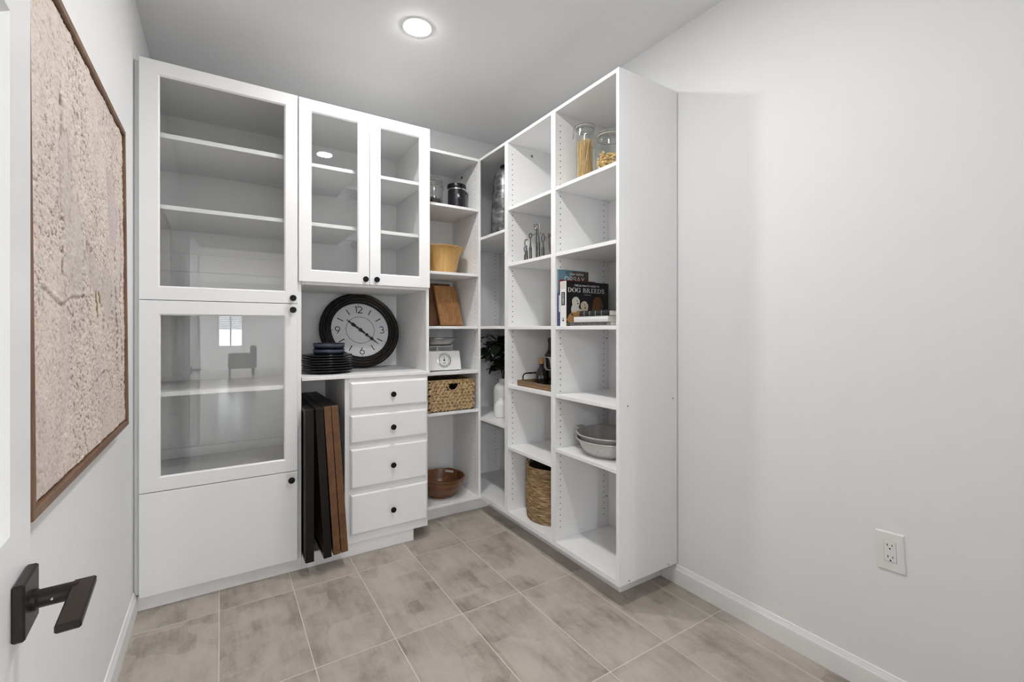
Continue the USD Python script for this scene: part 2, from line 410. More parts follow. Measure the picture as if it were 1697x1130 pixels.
BB = [(0, 0), (0.014, 0), (0.014, 0.066), (0.0125, 0.070), (0.0125, 0.073), (0.010, 0.076), (0.0085, 0.082), (0.0055, 0.088), (0.0045, 0.093), (0, 0.095)]
struct('baseboard_right', prism_y([(WR - a, b) for a, b in BB], WF, 1.5905), 'trim_paint', 'white moulded baseboard along the right wall', loc=None, smooth=30)
struct('baseboard_left', prism_y([(WL + a, b) for a, b in BB], WF, 2.6290), 'trim_paint', 'white moulded baseboard along the left wall', smooth=30)

# ------------------------------------------------------------------ the room behind the doorway (mirrored in the lower glass door)
HX0, HX1, HY0, HY1 = -3.2, 4.2, -12.0, WF - 0.126
struct('floor_001', box(HX0, HX1, HY0, HY1 + 0.05, -0.05, -0.0005, 0), 'hall_floor_paint', 'smooth floor of the room beyond the doorway')
struct('ceiling_001', box(HX0 - 0.1, HX1 + 0.1, HY0 - 0.1, HY1, CZ, CZ + 0.1, 0), 'ceiling_paint', 'ceiling of the room beyond the doorway')
struct('wall_hall_left', box(HX0 - 0.1, HX0, HY0, HY1, 0, CZ, 0), 'wall_paint', 'left wall of the room beyond the doorway')
struct('wall_hall_right', box(HX1, HX1 + 0.1, HY0, HY1, 0, CZ, 0), 'wall_paint', 'right wall of the room beyond the doorway')
WX0, WX1, WZ0, WZ1 = -0.10, 0.62, 0.70, 1.95
struct('wall_hall_back', mbox(HX0 - 0.1, HX1 + 0.1, HY0 - 0.12, HY0, 0, CZ) - mbox(WX0, WX1, HY0 - 1, HY0 + 1, WZ0, WZ1), 'wall_paint', 'far wall with the window, beyond the doorway')
struct('wall_hall_front', [box(HX0, WL - 0.115, HY1 - 0.1, HY1 - 0.001, 0, CZ, 0), box(WR + 0.115, HX1, HY1 - 0.1, HY1 - 0.001, 0, CZ, 0)], 'wall_paint', 'wall either side of the pantry, seen from the other room')
wn = Thing('window_1', 'white window with blinds at the far end of the other room', None, ((WX0 + WX1) / 2, HY0 - 0.06, WZ0), None, 'structure')
wn.part('window_frame', mbox(WX0, WX1, HY0 - 0.08, HY0 - 0.03, WZ0, WZ1) - mbox(WX0 + 0.05, 0.24, HY0 - 1, HY0 + 1, WZ0 + 0.05, WZ1 - 0.05) - mbox(0.28, WX1 - 0.05, HY0 - 1, HY0 + 1, WZ0 + 0.05, WZ1 - 0.05), 'trim_paint', smooth=False)
for k in range(2):
    a, b = ((WX0 + 0.05, 0.24), (0.28, WX1 - 0.05))[k]
    wn.part('pane', box(a, b, HY0 - 0.058, HY0 - 0.054, WZ0 + 0.05, WZ1 - 0.05, 0), 'window_glass', smooth=False)
for k in range(11):
    wn.part('blind_slat', box(WX0 + 0.04, WX1 - 0.04, HY0 - 0.016, HY0 - 0.010, WZ1 - 0.090 - 0.058 * k, WZ1 - 0.052 - 0.058 * k, 0), 'blind_white', smooth=False)
ac = Thing('armchair', 'grey upholstered armchair mirrored in the lower glass door of the tall cabinet', 'armchair', (0.5, -9.6, 0))
ac.part('seat', box(0.16, 0.80, -9.9, -9.3, 0.2, 0.44, 0.03), 'chair_fabric')
ac.part('backrest', box(0.70, 0.84, -9.92, -9.28, 0.2, 0.82, 0.03), 'chair_fabric')
for yy in (-9.96, -9.35):
    ac.part('armrest', box(0.16, 0.80, yy, yy + 0.10, 0.2, 0.60, 0.03), 'chair_fabric')
for lx in (0.2, 0.76):
    for ly in (-9.9, -9.32):
        ac.part('leg', lathe([(0, 0), (0.016, 0), (0.026, 0.21), (0, 0.21)], 12, (lx, ly, 0)), 'chair_leg_wood')

# ------------------------------------------------------------------ the open door at the left, seen from its edge
DD = np.array([-0.060, 0.9982, 0.0]); DD /= np.linalg.norm(DD)       # along the leaf, hinge to free edge
DN = np.array([DD[1], -DD[0], 0.0])                                   # out of its near face (+X)
DU = np.array([0, 0, 1.0])
D0 = np.array([-0.2062, 0.827, 0.0]) - DD * 0.76                      # hinge corner of the near face


def dm(mesh):
    """door coordinates: a along the leaf from the hinge, b out of the near face, c up."""
    return moved(mesh, [DD, DN, DU], D0)


door = Thing('door_1', 'open white panelled door with a black lever handle, at the left', None, tuple(D0), None, 'structure')
leaf = mbox(0, 0.76, -0.035, 0, 0.012, 2.04)
PAN = [(0.115, 0.645, 0.23, 0.83), (0.115, 0.675, 1.035, 1.632), (0.115, 0.645, 1.73, 1.92)]
PAN[0] = (0.115, 0.675, 0.23, 0.83); PAN[2] = (0.115, 0.675, 1.74, 1.93)
for a0, a1, c0, c1 in PAN:
    leaf -= Manifold.hull_points(np.array([[a, 0.001, c] for a in (a0, a1) for c in (c0, c1)] + [[a, -0.009, c] for a in (a0 + 0.012, a1 - 0.012) for c in (c0 + 0.012, c1 - 0.012)], np.float64))
door.part('door_leaf', dm(leaf), 'door_lacquer', smooth=False)
rose_a = 0.76 - 0.0525
RZ = 0.944
rose = door.part('handle_rose', dm(box(rose_a - 0.033, rose_a + 0.033, 0.0, 0.0115, RZ - 0.033, RZ + 0.033, 0.0022)), 'bronze_black', 'square black handle rose')
neck = [(0, 0.0115), (0.0125, 0.0115), (0.0125, 0.0155), (0.0105, 0.017), (0.0105, 0.052), (0, 0.052)]
door.part('handle_neck', dm(moved(lathe(neck, 32), [[1, 0, 0], [0, 0, 1], [0, 1, 0]], (rose_a, 0, RZ))), 'bronze_black', parent=rose)
door.part('lever', dm(box(rose_a - 0.102, rose_a + 0.012, 0.046, 0.068, RZ - 0.0010, RZ + 0.0085, 0.0018)), 'bronze_black', 'flat black lever', parent=rose)
door.part('set_screw', dm(moved(lathe([(0, 0), (0.0016, 0), (0.0012, 0.0008), (0, 0.0008)], 12), [[0, 0.8, 0.6], [0, -0.6, 0.8], [-1, 0, 0]], (rose_a - 0.0104, 0.030, RZ))), 'steel', parent=rose)

# ------------------------------------------------------------------ downlights
def downlight(x, y, label):
    t = Thing('ceiling_light', label, 'ceiling light', (x, y, CZ - 0.008), 'round ceiling downlights')
    t.part('trim_ring', lathe([(0.0520, -0.0020), (0.0700, -0.0018), (0.0720, 0.0), (0.050, 0.0), (0.050, -0.0018)], 48, (x, y, CZ - 0.0005), closed=True), 'lamp_trim')
    t.part('lens', lathe([(0, -0.0066), (0.022, -0.0064), (0.042, -0.0056), (0.054, -0.0042), (0.0590, -0.0028), (0.0590, -0.0024), (0, -0.0024)], 48, (x, y, CZ - 0.0005)), 'lamp_lens', 'glowing white lens')
    return t


downlight(0.822, 2.165, 'bright round white downlight in the ceiling above the glass cabinets')
downlight(0.748, 1.075, 'second round downlight nearer the doorway, seen only mirrored in the left wall-cabinet pane')

# ------------------------------------------------------------------ outlet
ot = Thing('wall_outlet', 'white double power outlet low on the bare right wall', 'outlet', (WR, 0.618, 0.445))
OB = np.array([[0, -0.9988, -0.0], [0, 0.05, 1.0], [-1, 0, 0]], float); OB[1] /= np.linalg.norm(OB[1]); OB[0] = np.cross(OB[1], OB[2])
OO = (WR, 0.6155, 0.5125)
om = lambda m_: moved(m_, OB, OO)
plate = Manifold.hull_points(np.array([[a, b, 0] for a in (-0.041, 0.041) for b in (-0.066, 0.066)] + [[a, b, 0.005] for a in (-0.0375, 0.0375) for b in (-0.0625, 0.0625)], np.float64))
pl = ot.part('cover_plate', om(plate - mbox(-0.0175, 0.0175, -0.0345, 0.0345, 0.002, 0.01)), 'plastic_white', smooth=False)
rec = ot.part('receptacle', om(box(-0.0168, 0.0168, -0.0338, 0.0338, 0.002, 0.0064, 0.001)), 'plastic_white')
for dz in (0.018, -0.021):
    for dx, hh in ((-0.0065, 0.0040), (0.0065, 0.0032)):
        ot.part('slot', om(box(dx - 0.0011, dx + 0.0011, dz + 0.004 - hh, dz + 0.004 + hh, 0.0055, 0.00655, 0)), 'slot_black', parent=rec)
    ot.part('ground_hole', om(moved(lathe([(0, 0), (0.0026, 0), (0.0026, 0.001), (0, 0.001)], 16), None, (0, dz - 0.0075, 0.0056))), 'slot_black', parent=rec)
for dz in (0.0485, -0.0485):
    ot.part('screw', om(moved(lathe([(0, 0), (0.0028, 0), (0.0022, 0.0009), (0, 0.0009)], 16), None, (0, dz, 0.0048))), 'plastic_white', parent=pl)

# ================================================================== cabinets
yD, yB0, yBK = 2.608, 2.628, 3.205        # door faces, carcass fronts, carcass backs


def knob(t, x, z, parent):
    prof = [(0, 0), (0.0065, 0), (0.0055, 0.010), (0.0075, 0.014), (0.0145, 0.0165), (0.0158, 0.019), (0.0155, 0.023), (0.013, 0.0252), (0, 0.0262)]
    t.part('knob', moved(lathe(prof, 32), [[1, 0, 0], [0, 0, 1], [0, -1, 0]], (x, yD, z)), 'black_knob', 'round black knob', parent=parent)


def glass_door(t, x0, x1, z0, z1, ox0, ox1, oz0, oz1, kx, kz):
    """A framed door with a bevelled opening, its pane and its knob."""
    b = 0.007
    outer = rect_hull(x0 + 0.0015, x1 - 0.0015, z0 + 0.0015, z1 - 0.0015, yD, x0, x1, z0, z1, yD + 0.002) + mbox(x0, x1, yD + 0.0019, yB0 - 0.0005, z0, z1)
    fr = outer - mbox(ox0, ox1, yD - 1, yD + 1, oz0, oz1) - rect_hull(ox0 - b, ox1 + b, oz0 - b, oz1 + b, yD - 0.0005, ox0, ox1, oz0, oz1, yD + 0.007)
    d = t.part('door', fr, 'door_lacquer', smooth=False)
    t.part('glass_pane', box(ox0 + 0.0003, ox1 - 0.0003, yD + 0.0092, yD + 0.0132, oz0 + 0.0003, oz1 - 0.0003, 0), 'window_glass', parent=d, smooth=False)
    knob(t, kx, kz, d)


# ---- tall cabinet at the left
tc = Thing('tall_cabinet', 'tall white cabinet with two glass doors over a plain drop door, against the left wall', 'cabinet', (0.02, 2.9, 0))
TX0, TX1 = -0.309, 0.357
ZT, ZB = 2.491, 0.069
for a, b in ((TX0, TX0 + 0.019), (TX1 - 0.019, TX1)):
    tc.part('side_panel', box(a, b, yB0, yBK, ZB, ZT), 'melamine')
tc.part('top_panel', box(TX0 + 0.019, TX1 - 0.019, yB0, yBK, ZT - 0.02, ZT), 'melamine')
tc.part('bottom_panel', box(TX0 + 0.019, TX1 - 0.019, yB0, yBK, ZB, ZB + 0.02), 'melamine')
for zc in (1.4045, 0.5345):
    tc.part('fixed_shelf', box(TX0 + 0.019, TX1 - 0.019, yB0 + 0.001, yBK - 0.012, zc - 0.011, zc + 0.011), 'melamine')
tc.part('back_panel', box(TX0 + 0.019, TX1 - 0.019, yBK - 0.011, yBK, ZB + 0.02, ZT - 0.02, 0), 'melamine', smooth=False)
tc.part('back_rail', box(TX0 + 0.019, TX1 - 0.019, yBK - 0.029, yBK - 0.0112, 1.60, 1.70), 'melamine')  # plain raised band across the inside back
tc.part('back_rail', box(TX0 + 0.019, TX1 - 0.019, yBK - 0.029, yBK - 0.0112, 0.546, 0.60), 'melamine')
for zs, th in ((2.178, 0.022), (1.847, 0.020), (0.982, 0.022)):
    tc.part('shelf', box(TX0 + 0.021, TX1 - 0.0235, yB0 + 0.012, yBK - 0.03, zs - th, zs), 'melamine')
for zh in (1.60, 2.30, 0.70, 1.24):
    tc.part('hinge', box(TX1 - 0.031, TX1 - 0.0195, yB0 + 0.02, yB0 + 0.06, zh - 0.02, zh + 0.02, 0.002), 'hinge_steel', 'small grey cup hinge')
glass_door(tc, -0.309, 0.3365, 1.4060, 2.491, -0.2345, 0.274, 1.470, 2.424, 0.313, 1.433)
glass_door(tc, -0.309, 0.3365, 0.5360, 1.4030, -0.232, 0.2735, 0.6025, 1.336, 0.313, 1.372)
d = tc.part('drop_door', box(-0.309, 0.3365, yD, yB0 - 0.0005, 0.070, 0.5330, 0.0015), 'door_lacquer')
knob(tc, 0.306, 0.494, d)
tc.part('filler_strip', box(WL + 0.001, TX0 - 0.001, yB0 + 0.012, yB0 + 0.03, 0.072, ZT - 0.006), 'door_lacquer', 'narrow filler strip against the wall')
tc.part('toe_kick', box(WL + 0.001, TX1 + 0.0015, yB0 + 0.012, yB0 + 0.03, 0, ZB - 0.0005), 'melamine')

# ---- wall cabinet with glass doors over the niche
wc = Thing('wall_cabinet', 'white wall cabinet with a pair of glass doors above the clock niche', 'cabinet', (0.716, 2.9, 1.018))
UX0, UX1, UZ0, UZ1 = 0.359, 1.073, 1.509, 2.489
wc.part('side_panel', box(UX0, UX0 + 0.016, yB0 + 0.001, yBK, UZ0, UZ1), 'melamine')
wc.part('side_panel', box(UX1 - 0.018, UX1, yB0, yBK, 1.0182, UZ1), 'melamine')
wc.part('top_panel', box(UX0 + 0.016, UX1 - 0.018, yB0, yBK, UZ1 - 0.019, UZ1), 'melamine')
wc.part('bottom_panel', box(UX0 + 0.016, UX1 - 0.018, yB0, yBK - 0.012, UZ0, UZ0 + 0.018), 'melamine')
wc.part('back_panel', box(UX0 + 0.003, UX1 - 0.018, yBK - 0.011, yBK, 1.0182, UZ1 - 0.019, 0), 'melamine', smooth=False)
for zs in (2.171, 1.851):
    wc.part('shelf', box(UX0 + 0.018, 0.650, yB0 + 0.03, yBK - 0.012, zs - 0.020, zs), 'melamine')
    wc.part('shelf', box(0.735, UX1 - 0.0225, yB0 + 0.03, yBK - 0.012, zs - 0.020, zs), 'melamine')
    wc.part('shelf_support', box(0.6505, 0.7345, yB0 + 0.33, yB0 + 0.36, zs - 0.020, zs), 'melamine')
glass_door(wc, 0.3420, 0.7068, 1.5235, 2.489, 0.405, 0.643, 1.589, 2.423, 0.682, 1.552)
glass_door(wc, 0.7092, 1.0710, 1.5235, 2.489, 0.773, 1.005, 1.590, 2.4235, 0.744, 1.553)

# ---- worktop and base cabinet
solo('worktop', box(0.359, 1.0735, 2.612, yBK, 0.999, 1.018, 0.0018), 'melamine', 'white worktop of the niche, carrying the clock and black plates', 'worktop')
bc = Thing('base_cabinet', 'white base cabinet with four drawers and an open slot for leaning boards', 'cabinet', (0.716, 2.9, 0))
bc.part('bottom_panel', box(0.359, 1.046, yB0, yBK, 0.0735, 0.083), 'melamine')
bc.part('divider', box(0.577, 0.595, yB0, yBK - 0.012, 0.0832, 0.9988), 'melamine')
bc.part('side_panel', box(1.046, 1.064, yB0, yBK, 0.0735, 0.9988), 'melamine')
bc.part('back_panel', box(0.359, 1.046, yBK - 0.011, yBK, 0.0832, 0.9988, 0), 'melamine', smooth=False)
bc.part('face_panel', box(0.5955, 1.0455, yB0, yB0 + 0.018, 0.0832, 0.9988, 0.0008), 'melamine')
for z0, z1, kz in ((0.8265, 0.9755, 0.897), (0.6355, 0.7915, 0.707), (0.3825, 0.6030, 0.487), (0.125, 0.3505, 0.229)):
    c = 0.009
    fr = rect_hull(0.604 + c, 1.057 - c, z0 + c, z1 - c, yD, 0.604, 1.057, z0, z1, yD + 0.008) + mbox(0.604, 1.057, yD + 0.0079, yB0 - 0.0003, z0, z1)
    d = bc.part('drawer', fr, 'door_lacquer', smooth=False)
    knob(bc, 0.840, kz, d)
bc.part('toe_kick', box(0.359, 0.979, yB0 + 0.012, yB0 + 0.03, 0, 0.0733), 'melamine')
bc.part('toe_kick', box(0.963, 0.979, yB0 + 0.0302, yBK - 0.03, 0, 0.0733), 'melamine')


# ---- open shelving
def drilled(x0, x1, y0, y1, z0, z1, holes, axis):
    """A panel with real pin holes: holes are (u, z) on its visible face (the -Y face for axis 'y', the -X face for 'x')."""
    b = mbox(x0, x1, y0, y1, z0, z1)
    cyl = Manifold.cylinder(0.012, 0.0035, 0.0035, 10)
    cs, plugs = [], []
    disc = lathe([(0, 0), (0.00345, 0), (0.00345, 0.004), (0, 0.004)], 10)
    for u, z in holes:
        if axis == 'y':
            cs.append(cyl.rotate((-90, 0, 0)).translate((u, y0 - 0.003, z)))
            plugs.append(moved(disc, [[1, 0, 0], [0, 0, 1], [0, 1, 0]], (u, y0 + 0.0009, z)))
        else:
            cs.append(cyl.rotate((0, 90, 0)).translate((x0 - 0.003, u, z)))
            plugs.append(moved(disc, [[0, 1, 0], [0, 0, 1], [1, 0, 0]], (x0 + 0.0009, u, z)))
    return b - m3.Manifold.batch_boolean(cs, m3.OpType.Add), plugs


def pins(t, shelf, pts):
    for p, ax in pts:
        B = [[1, 0, 0], [0, 0, 1], [0, 1, 0]] if ax == 'y' else [[0, 1, 0], [0, 0, 1], [1, 0, 0]]
        t.part('shelf_pin', moved(lathe([(0, 0), (0.0042, 0), (0.0042, 0.011), (0.007, 0.011), (0.007, 0.013), (0, 0.013)], 12), B, p), 'shelf_pin', parent=shelf)


cs_ = Thing('corner_shelf_unit', 'white open shelf unit between the drawers and the corner, holding jars, bowls and basket', 'shelving', (1.295, 3.0, 0.1))
SX0, SX1, SY, SZ0, SZ1 = 1.0755, 1.5155, 2.782, 0.100, 2.450
cs_.part('side_panel', box(SX0, SX0 + 0.0165, SY, yBK, SZ0, SZ1), 'melamine')
pz = [0.20 + 0.032 * k for k in range(69)]
sh_tops = (2.102, 1.653, 1.293, 0.988, 0.722)
free = lambda z, tops: all(not (tp - 0.030 < z < tp + 0.006) for tp in tops)
pan, plugs = drilled(SX1 - 0.0165, SX1, SY, yBK, SZ0, SZ1, [(u, z) for u in (2.829, 3.139) for z in pz if free(z, sh_tops)], 'x')
sp = cs_.part('side_panel', pan, 'melamine', smooth=False)
cs_.part('pin_hole', plugs, 'pin_hole_dark', 'rows of small dark shelf-pin holes', 'stuff', parent=sp)
cs_.part('cam_fastener', box(SX1 - 0.0200, SX1 - 0.0166, 3.032, 3.048, 2.384, 2.400, 0.001), 'screw_steel', 'small dark square fastener')
cs_.part('top_panel', box(SX0 + 0.0165, SX1 - 0.0165, SY, yBK, SZ1 - 0.019, SZ1), 'melamine')
cs_.part('bottom_panel', box(SX0 + 0.0165, SX1 - 0.0165, SY, yBK, SZ0, 0.118), 'melamine')
cs_.part('back_panel', box(SX0 + 0.0165, SX1 - 0.0165, yBK - 0.008, yBK, 0.118, SZ1 - 0.019, 0), 'melamine', smooth=False)
for zs in sh_tops:
    s_ = cs_.part('shelf', box(SX0 + 0.0175, SX1 - 0.0175, SY + 0.0005, yBK - 0.009, zs - 0.018, zs), 'melamine')
    pins(cs_, s_, [((SX1 - 0.0165 - 0.013, yy, zs - 0.0225), 'x') for yy in (2.829, 3.139)])

RX, RXB = 1.516, 1.9205
rz = lambda tops: [(u, z) for u in (1.551, 1.872) for z in pz if free(z, tops)]


def tall_unit(label, y0, y1, tops, end=False):
    t = Thing('shelf_unit', label, 'shelving', ((RX + RXB) / 2, (y0 + y1) / 2, 0.103))
    t.part('side_panel', box(RX, RXB, y0, y0 + 0.019, 0.103, 2.46, 0.0008), 'melamine')
    pan, plugs = drilled(RX, RXB, y1 - 0.019, y1, 0.103, 2.46, rz(tops), 'y')
    sp = t.part('side_panel', pan, 'melamine', smooth=False)
    t.part('pin_hole', plugs, 'pin_hole_dark', 'rows of small dark shelf-pin holes', 'stuff', parent=sp)
    t.part('top_panel', box(RX, RXB, y0 + 0.019, y1 - 0.019, 2.441, 2.46), 'melamine')
    t.part('bottom_panel', box(RX, RXB, y0 + 0.019, y1 - 0.019, 0.103, 0.130), 'melamine')
    t.part('back_panel', box(1.912, 1.919, y0 + 0.019, y1 - 0.019, 0.130, 2.441, 0), 'melamine', smooth=False)
    for zs in tops:
        s_ = t.part('shelf', box(RX + 0.0005, 1.9115, y0 + 0.020, y1 - 0.020, zs - 0.019, zs), 'melamine')
        pins(t, s_, [((xx, y1 - 0.019 - 0.013, zs - 0.0235), 'y') for xx in (1.551, 1.872)])
    if y0 == 1.9640:
        t.part('cam_fastener', box(1.692, 1.708, y1 - 0.0225, y1 - 0.0191, 2.387, 2.403, 0.001), 'hinge_steel', 'small grey square fastener')
    if end:
        for x, z in ((1.581, 0.115), (1.856, 0.113), (1.571, 0.919), (1.889, 0.929)):
            t.part('screw', moved(lathe([(0, 0), (0.0036, 0), (0.003, 0.0008), (0, 0.001)], 14), [[1, 0, 0], [0, 0, 1], [0, -1, 0]], (x, y0, z)), 'screw_steel', 'small dark screw head')
    for zc in (0.30, 0.865, 1.22):
        t.part('screw', moved(lathe([(0, 0), (0.0045, 0), (0.003, 0.0012), (0, 0.0014)], 14), [[1, 0, 0], [0, 0, 1], [0, -1, 0]], (1.894, y1 - 0.019, zc)), 'screw_steel', 'small dark screw head')
    return t


tall_unit('white open shelf unit nearest the bare wall, holding pasta jars, books and metal basins', 1.477, 1.9630, (2.038, 1.682, 1.289, 0.922, 0.631), True)
tall_unit('white open shelf unit, middle of the right-hand three, holding utensils, tray and rope basket', 1.9640, 2.4460, (2.034, 1.683, 1.290, 0.923, 0.538))
tall_unit('white open shelf unit in the corner, holding the mottled vase and white vases', 2.4470, 3.205, (1.909, 1.293, 0.660))

pb = Thing('plinth', 'low recessed white plinth under the open shelf units', 'plinth', (1.6, 2.4, 0))
pb.part('front_board', box(1.624, 1.642, 1.592, 2.880, 0, 0.1028, 0.001), 'melamine')
pb.part('end_board', box(1.624, 1.9125, 1.574, 1.5918, 0, 0.1028, 0.001), 'melamine')
pb.part('front_board', box(1.0755, 1.6238, 2.862, 2.880, 0, 0.0998, 0.001), 'melamine')
pb.part('rear_board', box(1.88, 1.898, 1.5925, 3.19, 0, 0.1028, 0.001), 'melamine')
pb.part('rear_board', box(1.0755, 1.879, 3.17, 3.188, 0, 0.0998, 0.001), 'melamine')

# ================================================================== the painting on the left wall
PY0, PY1, PZ0, PZ1 = 1.177, 2.206, 0.917, 2.004
PXF, PXW = -0.2895, WL + 0.0115
pt = Thing('painting', 'large beige plaster-relief abstract painting in a thin walnut frame', 'painting', (WL, (PY0 + PY1) / 2, PZ0))
fw = 0.019


def lean(mesh):
    """The painting hangs by its top: the foot stands off the wall."""
    v_, f_ = vf(mesh)
    v_ = v_.copy(); v_[:, 0] -= 0.0095 * (v_[:, 2] - PZ0) / (PZ1 - PZ0)
    return v_, f_


for a0, a1, b0, b1 in ((PY0, PY1, PZ0, PZ0 + fw), (PY0, PY1, PZ1 - fw, PZ1), (PY0, PY0 + fw, PZ0 + fw, PZ1 - fw), (PY1 - fw, PY1, PZ0 + fw, PZ1 - fw)):
    pt.part('frame_rail', lean(box(PXW, PXF, a0, a1, b0, b1, 0.0012)), 'walnut_frame')
pt.part('frame_backing', lean(box(PXW, PXW + 0.004, PY0 + fw, PY1 - fw, PZ0 + fw, PZ1 - fw, 0)), 'print_black', smooth=False)
ny, nz = 330, 560
gy = np.linspace(PY0 + fw + 0.004, PY1 - fw - 0.003, ny); gz = np.linspace(PZ0 + fw + 0.004, PZ1 - fw - 0.003, nz)
YY, ZZ = np.meshgrid(gy, gz, indexing='ij')
U, V = (YY - gy[0]) / (gy[-1] - gy[0]), (ZZ - gz[0]) / (gz[-1] - gz[0])
P0 = lambda a, b: np.stack([a, b, np.zeros_like(a)], -1)
da, db = (YY + ZZ) * 0.7071, (YY - ZZ) * 0.7071
fine = meshkit.fbm(P0(da * 210, db * 100), 3, 3)                 # troweled diagonal grain
grit = meshkit.fbm(P0(YY * 150, ZZ * 120), 2, 31)
mid = meshkit.fbm(P0(YY * 34, ZZ * 15) + 5, 4, 8)
big = meshkit.fbm(P0(YY * 4.5, ZZ * 2.6), 3, 21)
mauve = meshkit.fbm(P0(YY * 6 + 9, ZZ * 3), 3, 40)
rough_amt = np.clip((big - 0.30) * 4.0, 0.5, 1)
hgt = 0.0058 * (fine - 0.5) * rough_amt + 0.0026 * (grit - 0.5) + 0.0042 * (mid - 0.5) * (0.4 + rough_amt)
dark = np.clip((0.42 - fine) / 0.07, 0, 1) * rough_amt ** 1.2 * np.clip((grit - 0.36) * 5, 0, 1) * 0.85
tone = 0.6 * np.clip((mauve - 0.56) / 0.10, 0, 1)
smoothp = np.zeros_like(YY)
for u0, v0, v1, w, h, ph, dk in ((0.22, 0.42, 0.86, 0.007, 0.0045, 0, 0.9), (0.30, 0.52, 0.76, 0.005, 0.003, 5, 0.5), (0.66, 0.30, 0.52, 0.010, 0.006, 1, 0.8), (0.86, 0.12, 0.60, 0.012, 0.004, 2, 0.9), (0.78, 0.34, 0.46, 0.008, 0.004, 6, 0.8), (0.50, 0.36, 0.55, 0.012, 0.003, 3, 0.5), (0.94, 0.05, 0.75, 0.010, 0.003, 4, 0.7), (0.40, 0.70, 0.95, 0.005, 0.003, 7, 0.5)):
    wob = u0 + 0.012 * np.sin(V * 17 + ph) + 0.03 * (meshkit.noise(P0(V * 11, V * 0 + ph), 4) - 0.5)
    on = np.clip((V - v0) / 0.04, 0, 1) * np.clip((v1 - V) / 0.04, 0, 1)
    g = np.exp(-((U - wob) / w) ** 2) * on
    hgt -= h * g
    hgt += 0.6 * h * on * np.exp(-((U - wob - 2.4 * w) / w) ** 2)
    dark = np.maximum(dark, dk * np.clip(g * 1.6, 0, 1) * np.clip((grit - 0.44) * 9, 0, 1))
for uc, vc, ru, rv, an in ((0.33, 0.50, 0.085, 0.135, 0.2), (0.55, 0.455, 0.12, 0.055, -0.5), (0.70, 0.42, 0.08, 0.08, 0.4), (0.25, 0.66, 0.05, 0.10, 0.1), (0.80, 0.70, 0.07, 0.12, 0.3)):
    ca, sa = math.cos(an), math.sin(an)
    x_, y_ = (U - uc) * ca + (V - vc) * sa * 0.9, (V - vc) * ca - (U - uc) * sa
    q = np.sqrt((x_ / ru) ** 2 + (y_ / rv) ** 2) + 0.7 * (mid - 0.5)
    m_ = np.clip((1.05 - q) / 0.16, 0, 1)
    tone = np.maximum(tone, m_); hgt = hgt * (1 - 0.45 * m_) - 0.0012 * m_; dark *= 1 - 0.6 * m_
    dark = np.maximum(dark, 0.55 * np.exp(-((q - 1.02) / 0.05) ** 2) * np.clip((grit - 0.42) * 6, 0, 1))
for v0, u0, u1 in ((0.385, 0.05, 0.50), (0.545, 0.42, 0.60), (0.175, 0.55, 0.72)):
    wv = v0 + 0.012 * np.sin(U * 22) + 0.02 * (meshkit.noise(P0(U * 14, U * 0), 6) - 0.5)
    on = np.clip((U - u0) / 0.04, 0, 1) * np.clip((u1 - U) / 0.04, 0, 1)
    g = np.exp(-((V - wv) / 0.004) ** 2) * on
    hgt -= 0.0022 * g; hgt += 0.0016 * on * np.exp(-((V - wv - 0.010) / 0.005) ** 2)
    dark = np.maximum(dark, 0.6 * g * np.clip((grit - 0.38) * 6, 0, 1))
beige, grey, brown = np.array([0.69, 0.600, 0.535]), np.array([0.56, 0.498, 0.482]), np.array([0.17, 0.105, 0.075])
pig = beige + (0.10 * (mid - 0.5))[..., None] + (grey - beige) * (0.75 * tone)[..., None]
pig = pig + (brown - pig) * np.clip(dark, 0, 0.9)[..., None]
vv = np.stack([np.full(YY.shape, PXF - 0.008) + hgt, YY, ZZ], -1).reshape(-1, 3)
idx = np.arange(ny * nz).reshape(ny, nz)
ff = np.stack([idx[:-1, :-1], idx[1:, :-1], idx[1:, 1:], idx[:-1, 1:]], -1).reshape(-1, 4)
base = len(vv)
border = np.concatenate([idx[:, 0], idx[-1, 1:], idx[-2::-1, -1], idx[0, -2:0:-1]])
bk = vv[border].copy(); bk[:, 0] = PXW + 0.0045
vv = np.vstack([vv, bk])
nb = len(border)
rim = np.array([[border[k], base + k, base + (k + 1) % nb, border[(k + 1) % nb]] for k in range(nb)])
cpath = pt.part('canvas', lean((vv, np.vstack([ff, rim]))), 'plaster_paint', 'thick troweled beige plaster paint with mauve patches and brown flecks', smooth=True)
col = np.vstack([pig.reshape(-1, 3), pig.reshape(-1, 3)[border]])
UsdGeom.PrimvarsAPI(stage.GetPrimAtPath(cpath)).CreatePrimvar('pigment', Sdf.ValueTypeNames.Color3fArray, 'vertex').Set([Gf.Vec3f(*map(float, c)) for c in col])
rngp = random.Random(5)
for a0, b0, b1 in ((0.56, 0.320, 0.425), (0.60, 0.372, 0.425)):
    yy = gy[0] + a0 * (gy[-1] - gy[0])
    zz = [gz[0] + (b0 + (b1 - b0) * k / 8) * (gz[-1] - gz[0]) for k in range(9)]
    pt.part('paint_ridge', lean(tube([(PXF - 0.0085, yy + rngp.uniform(-0.004, 0.004) - 0.012 * k / 8, z) for k, z in enumerate(zz)], [0.001 + 0.0026 * math.sin(PI * (k + 0.5) / 9.0) for k in range(9)], 7)), 'ochre_paint', 'raised ochre streak')

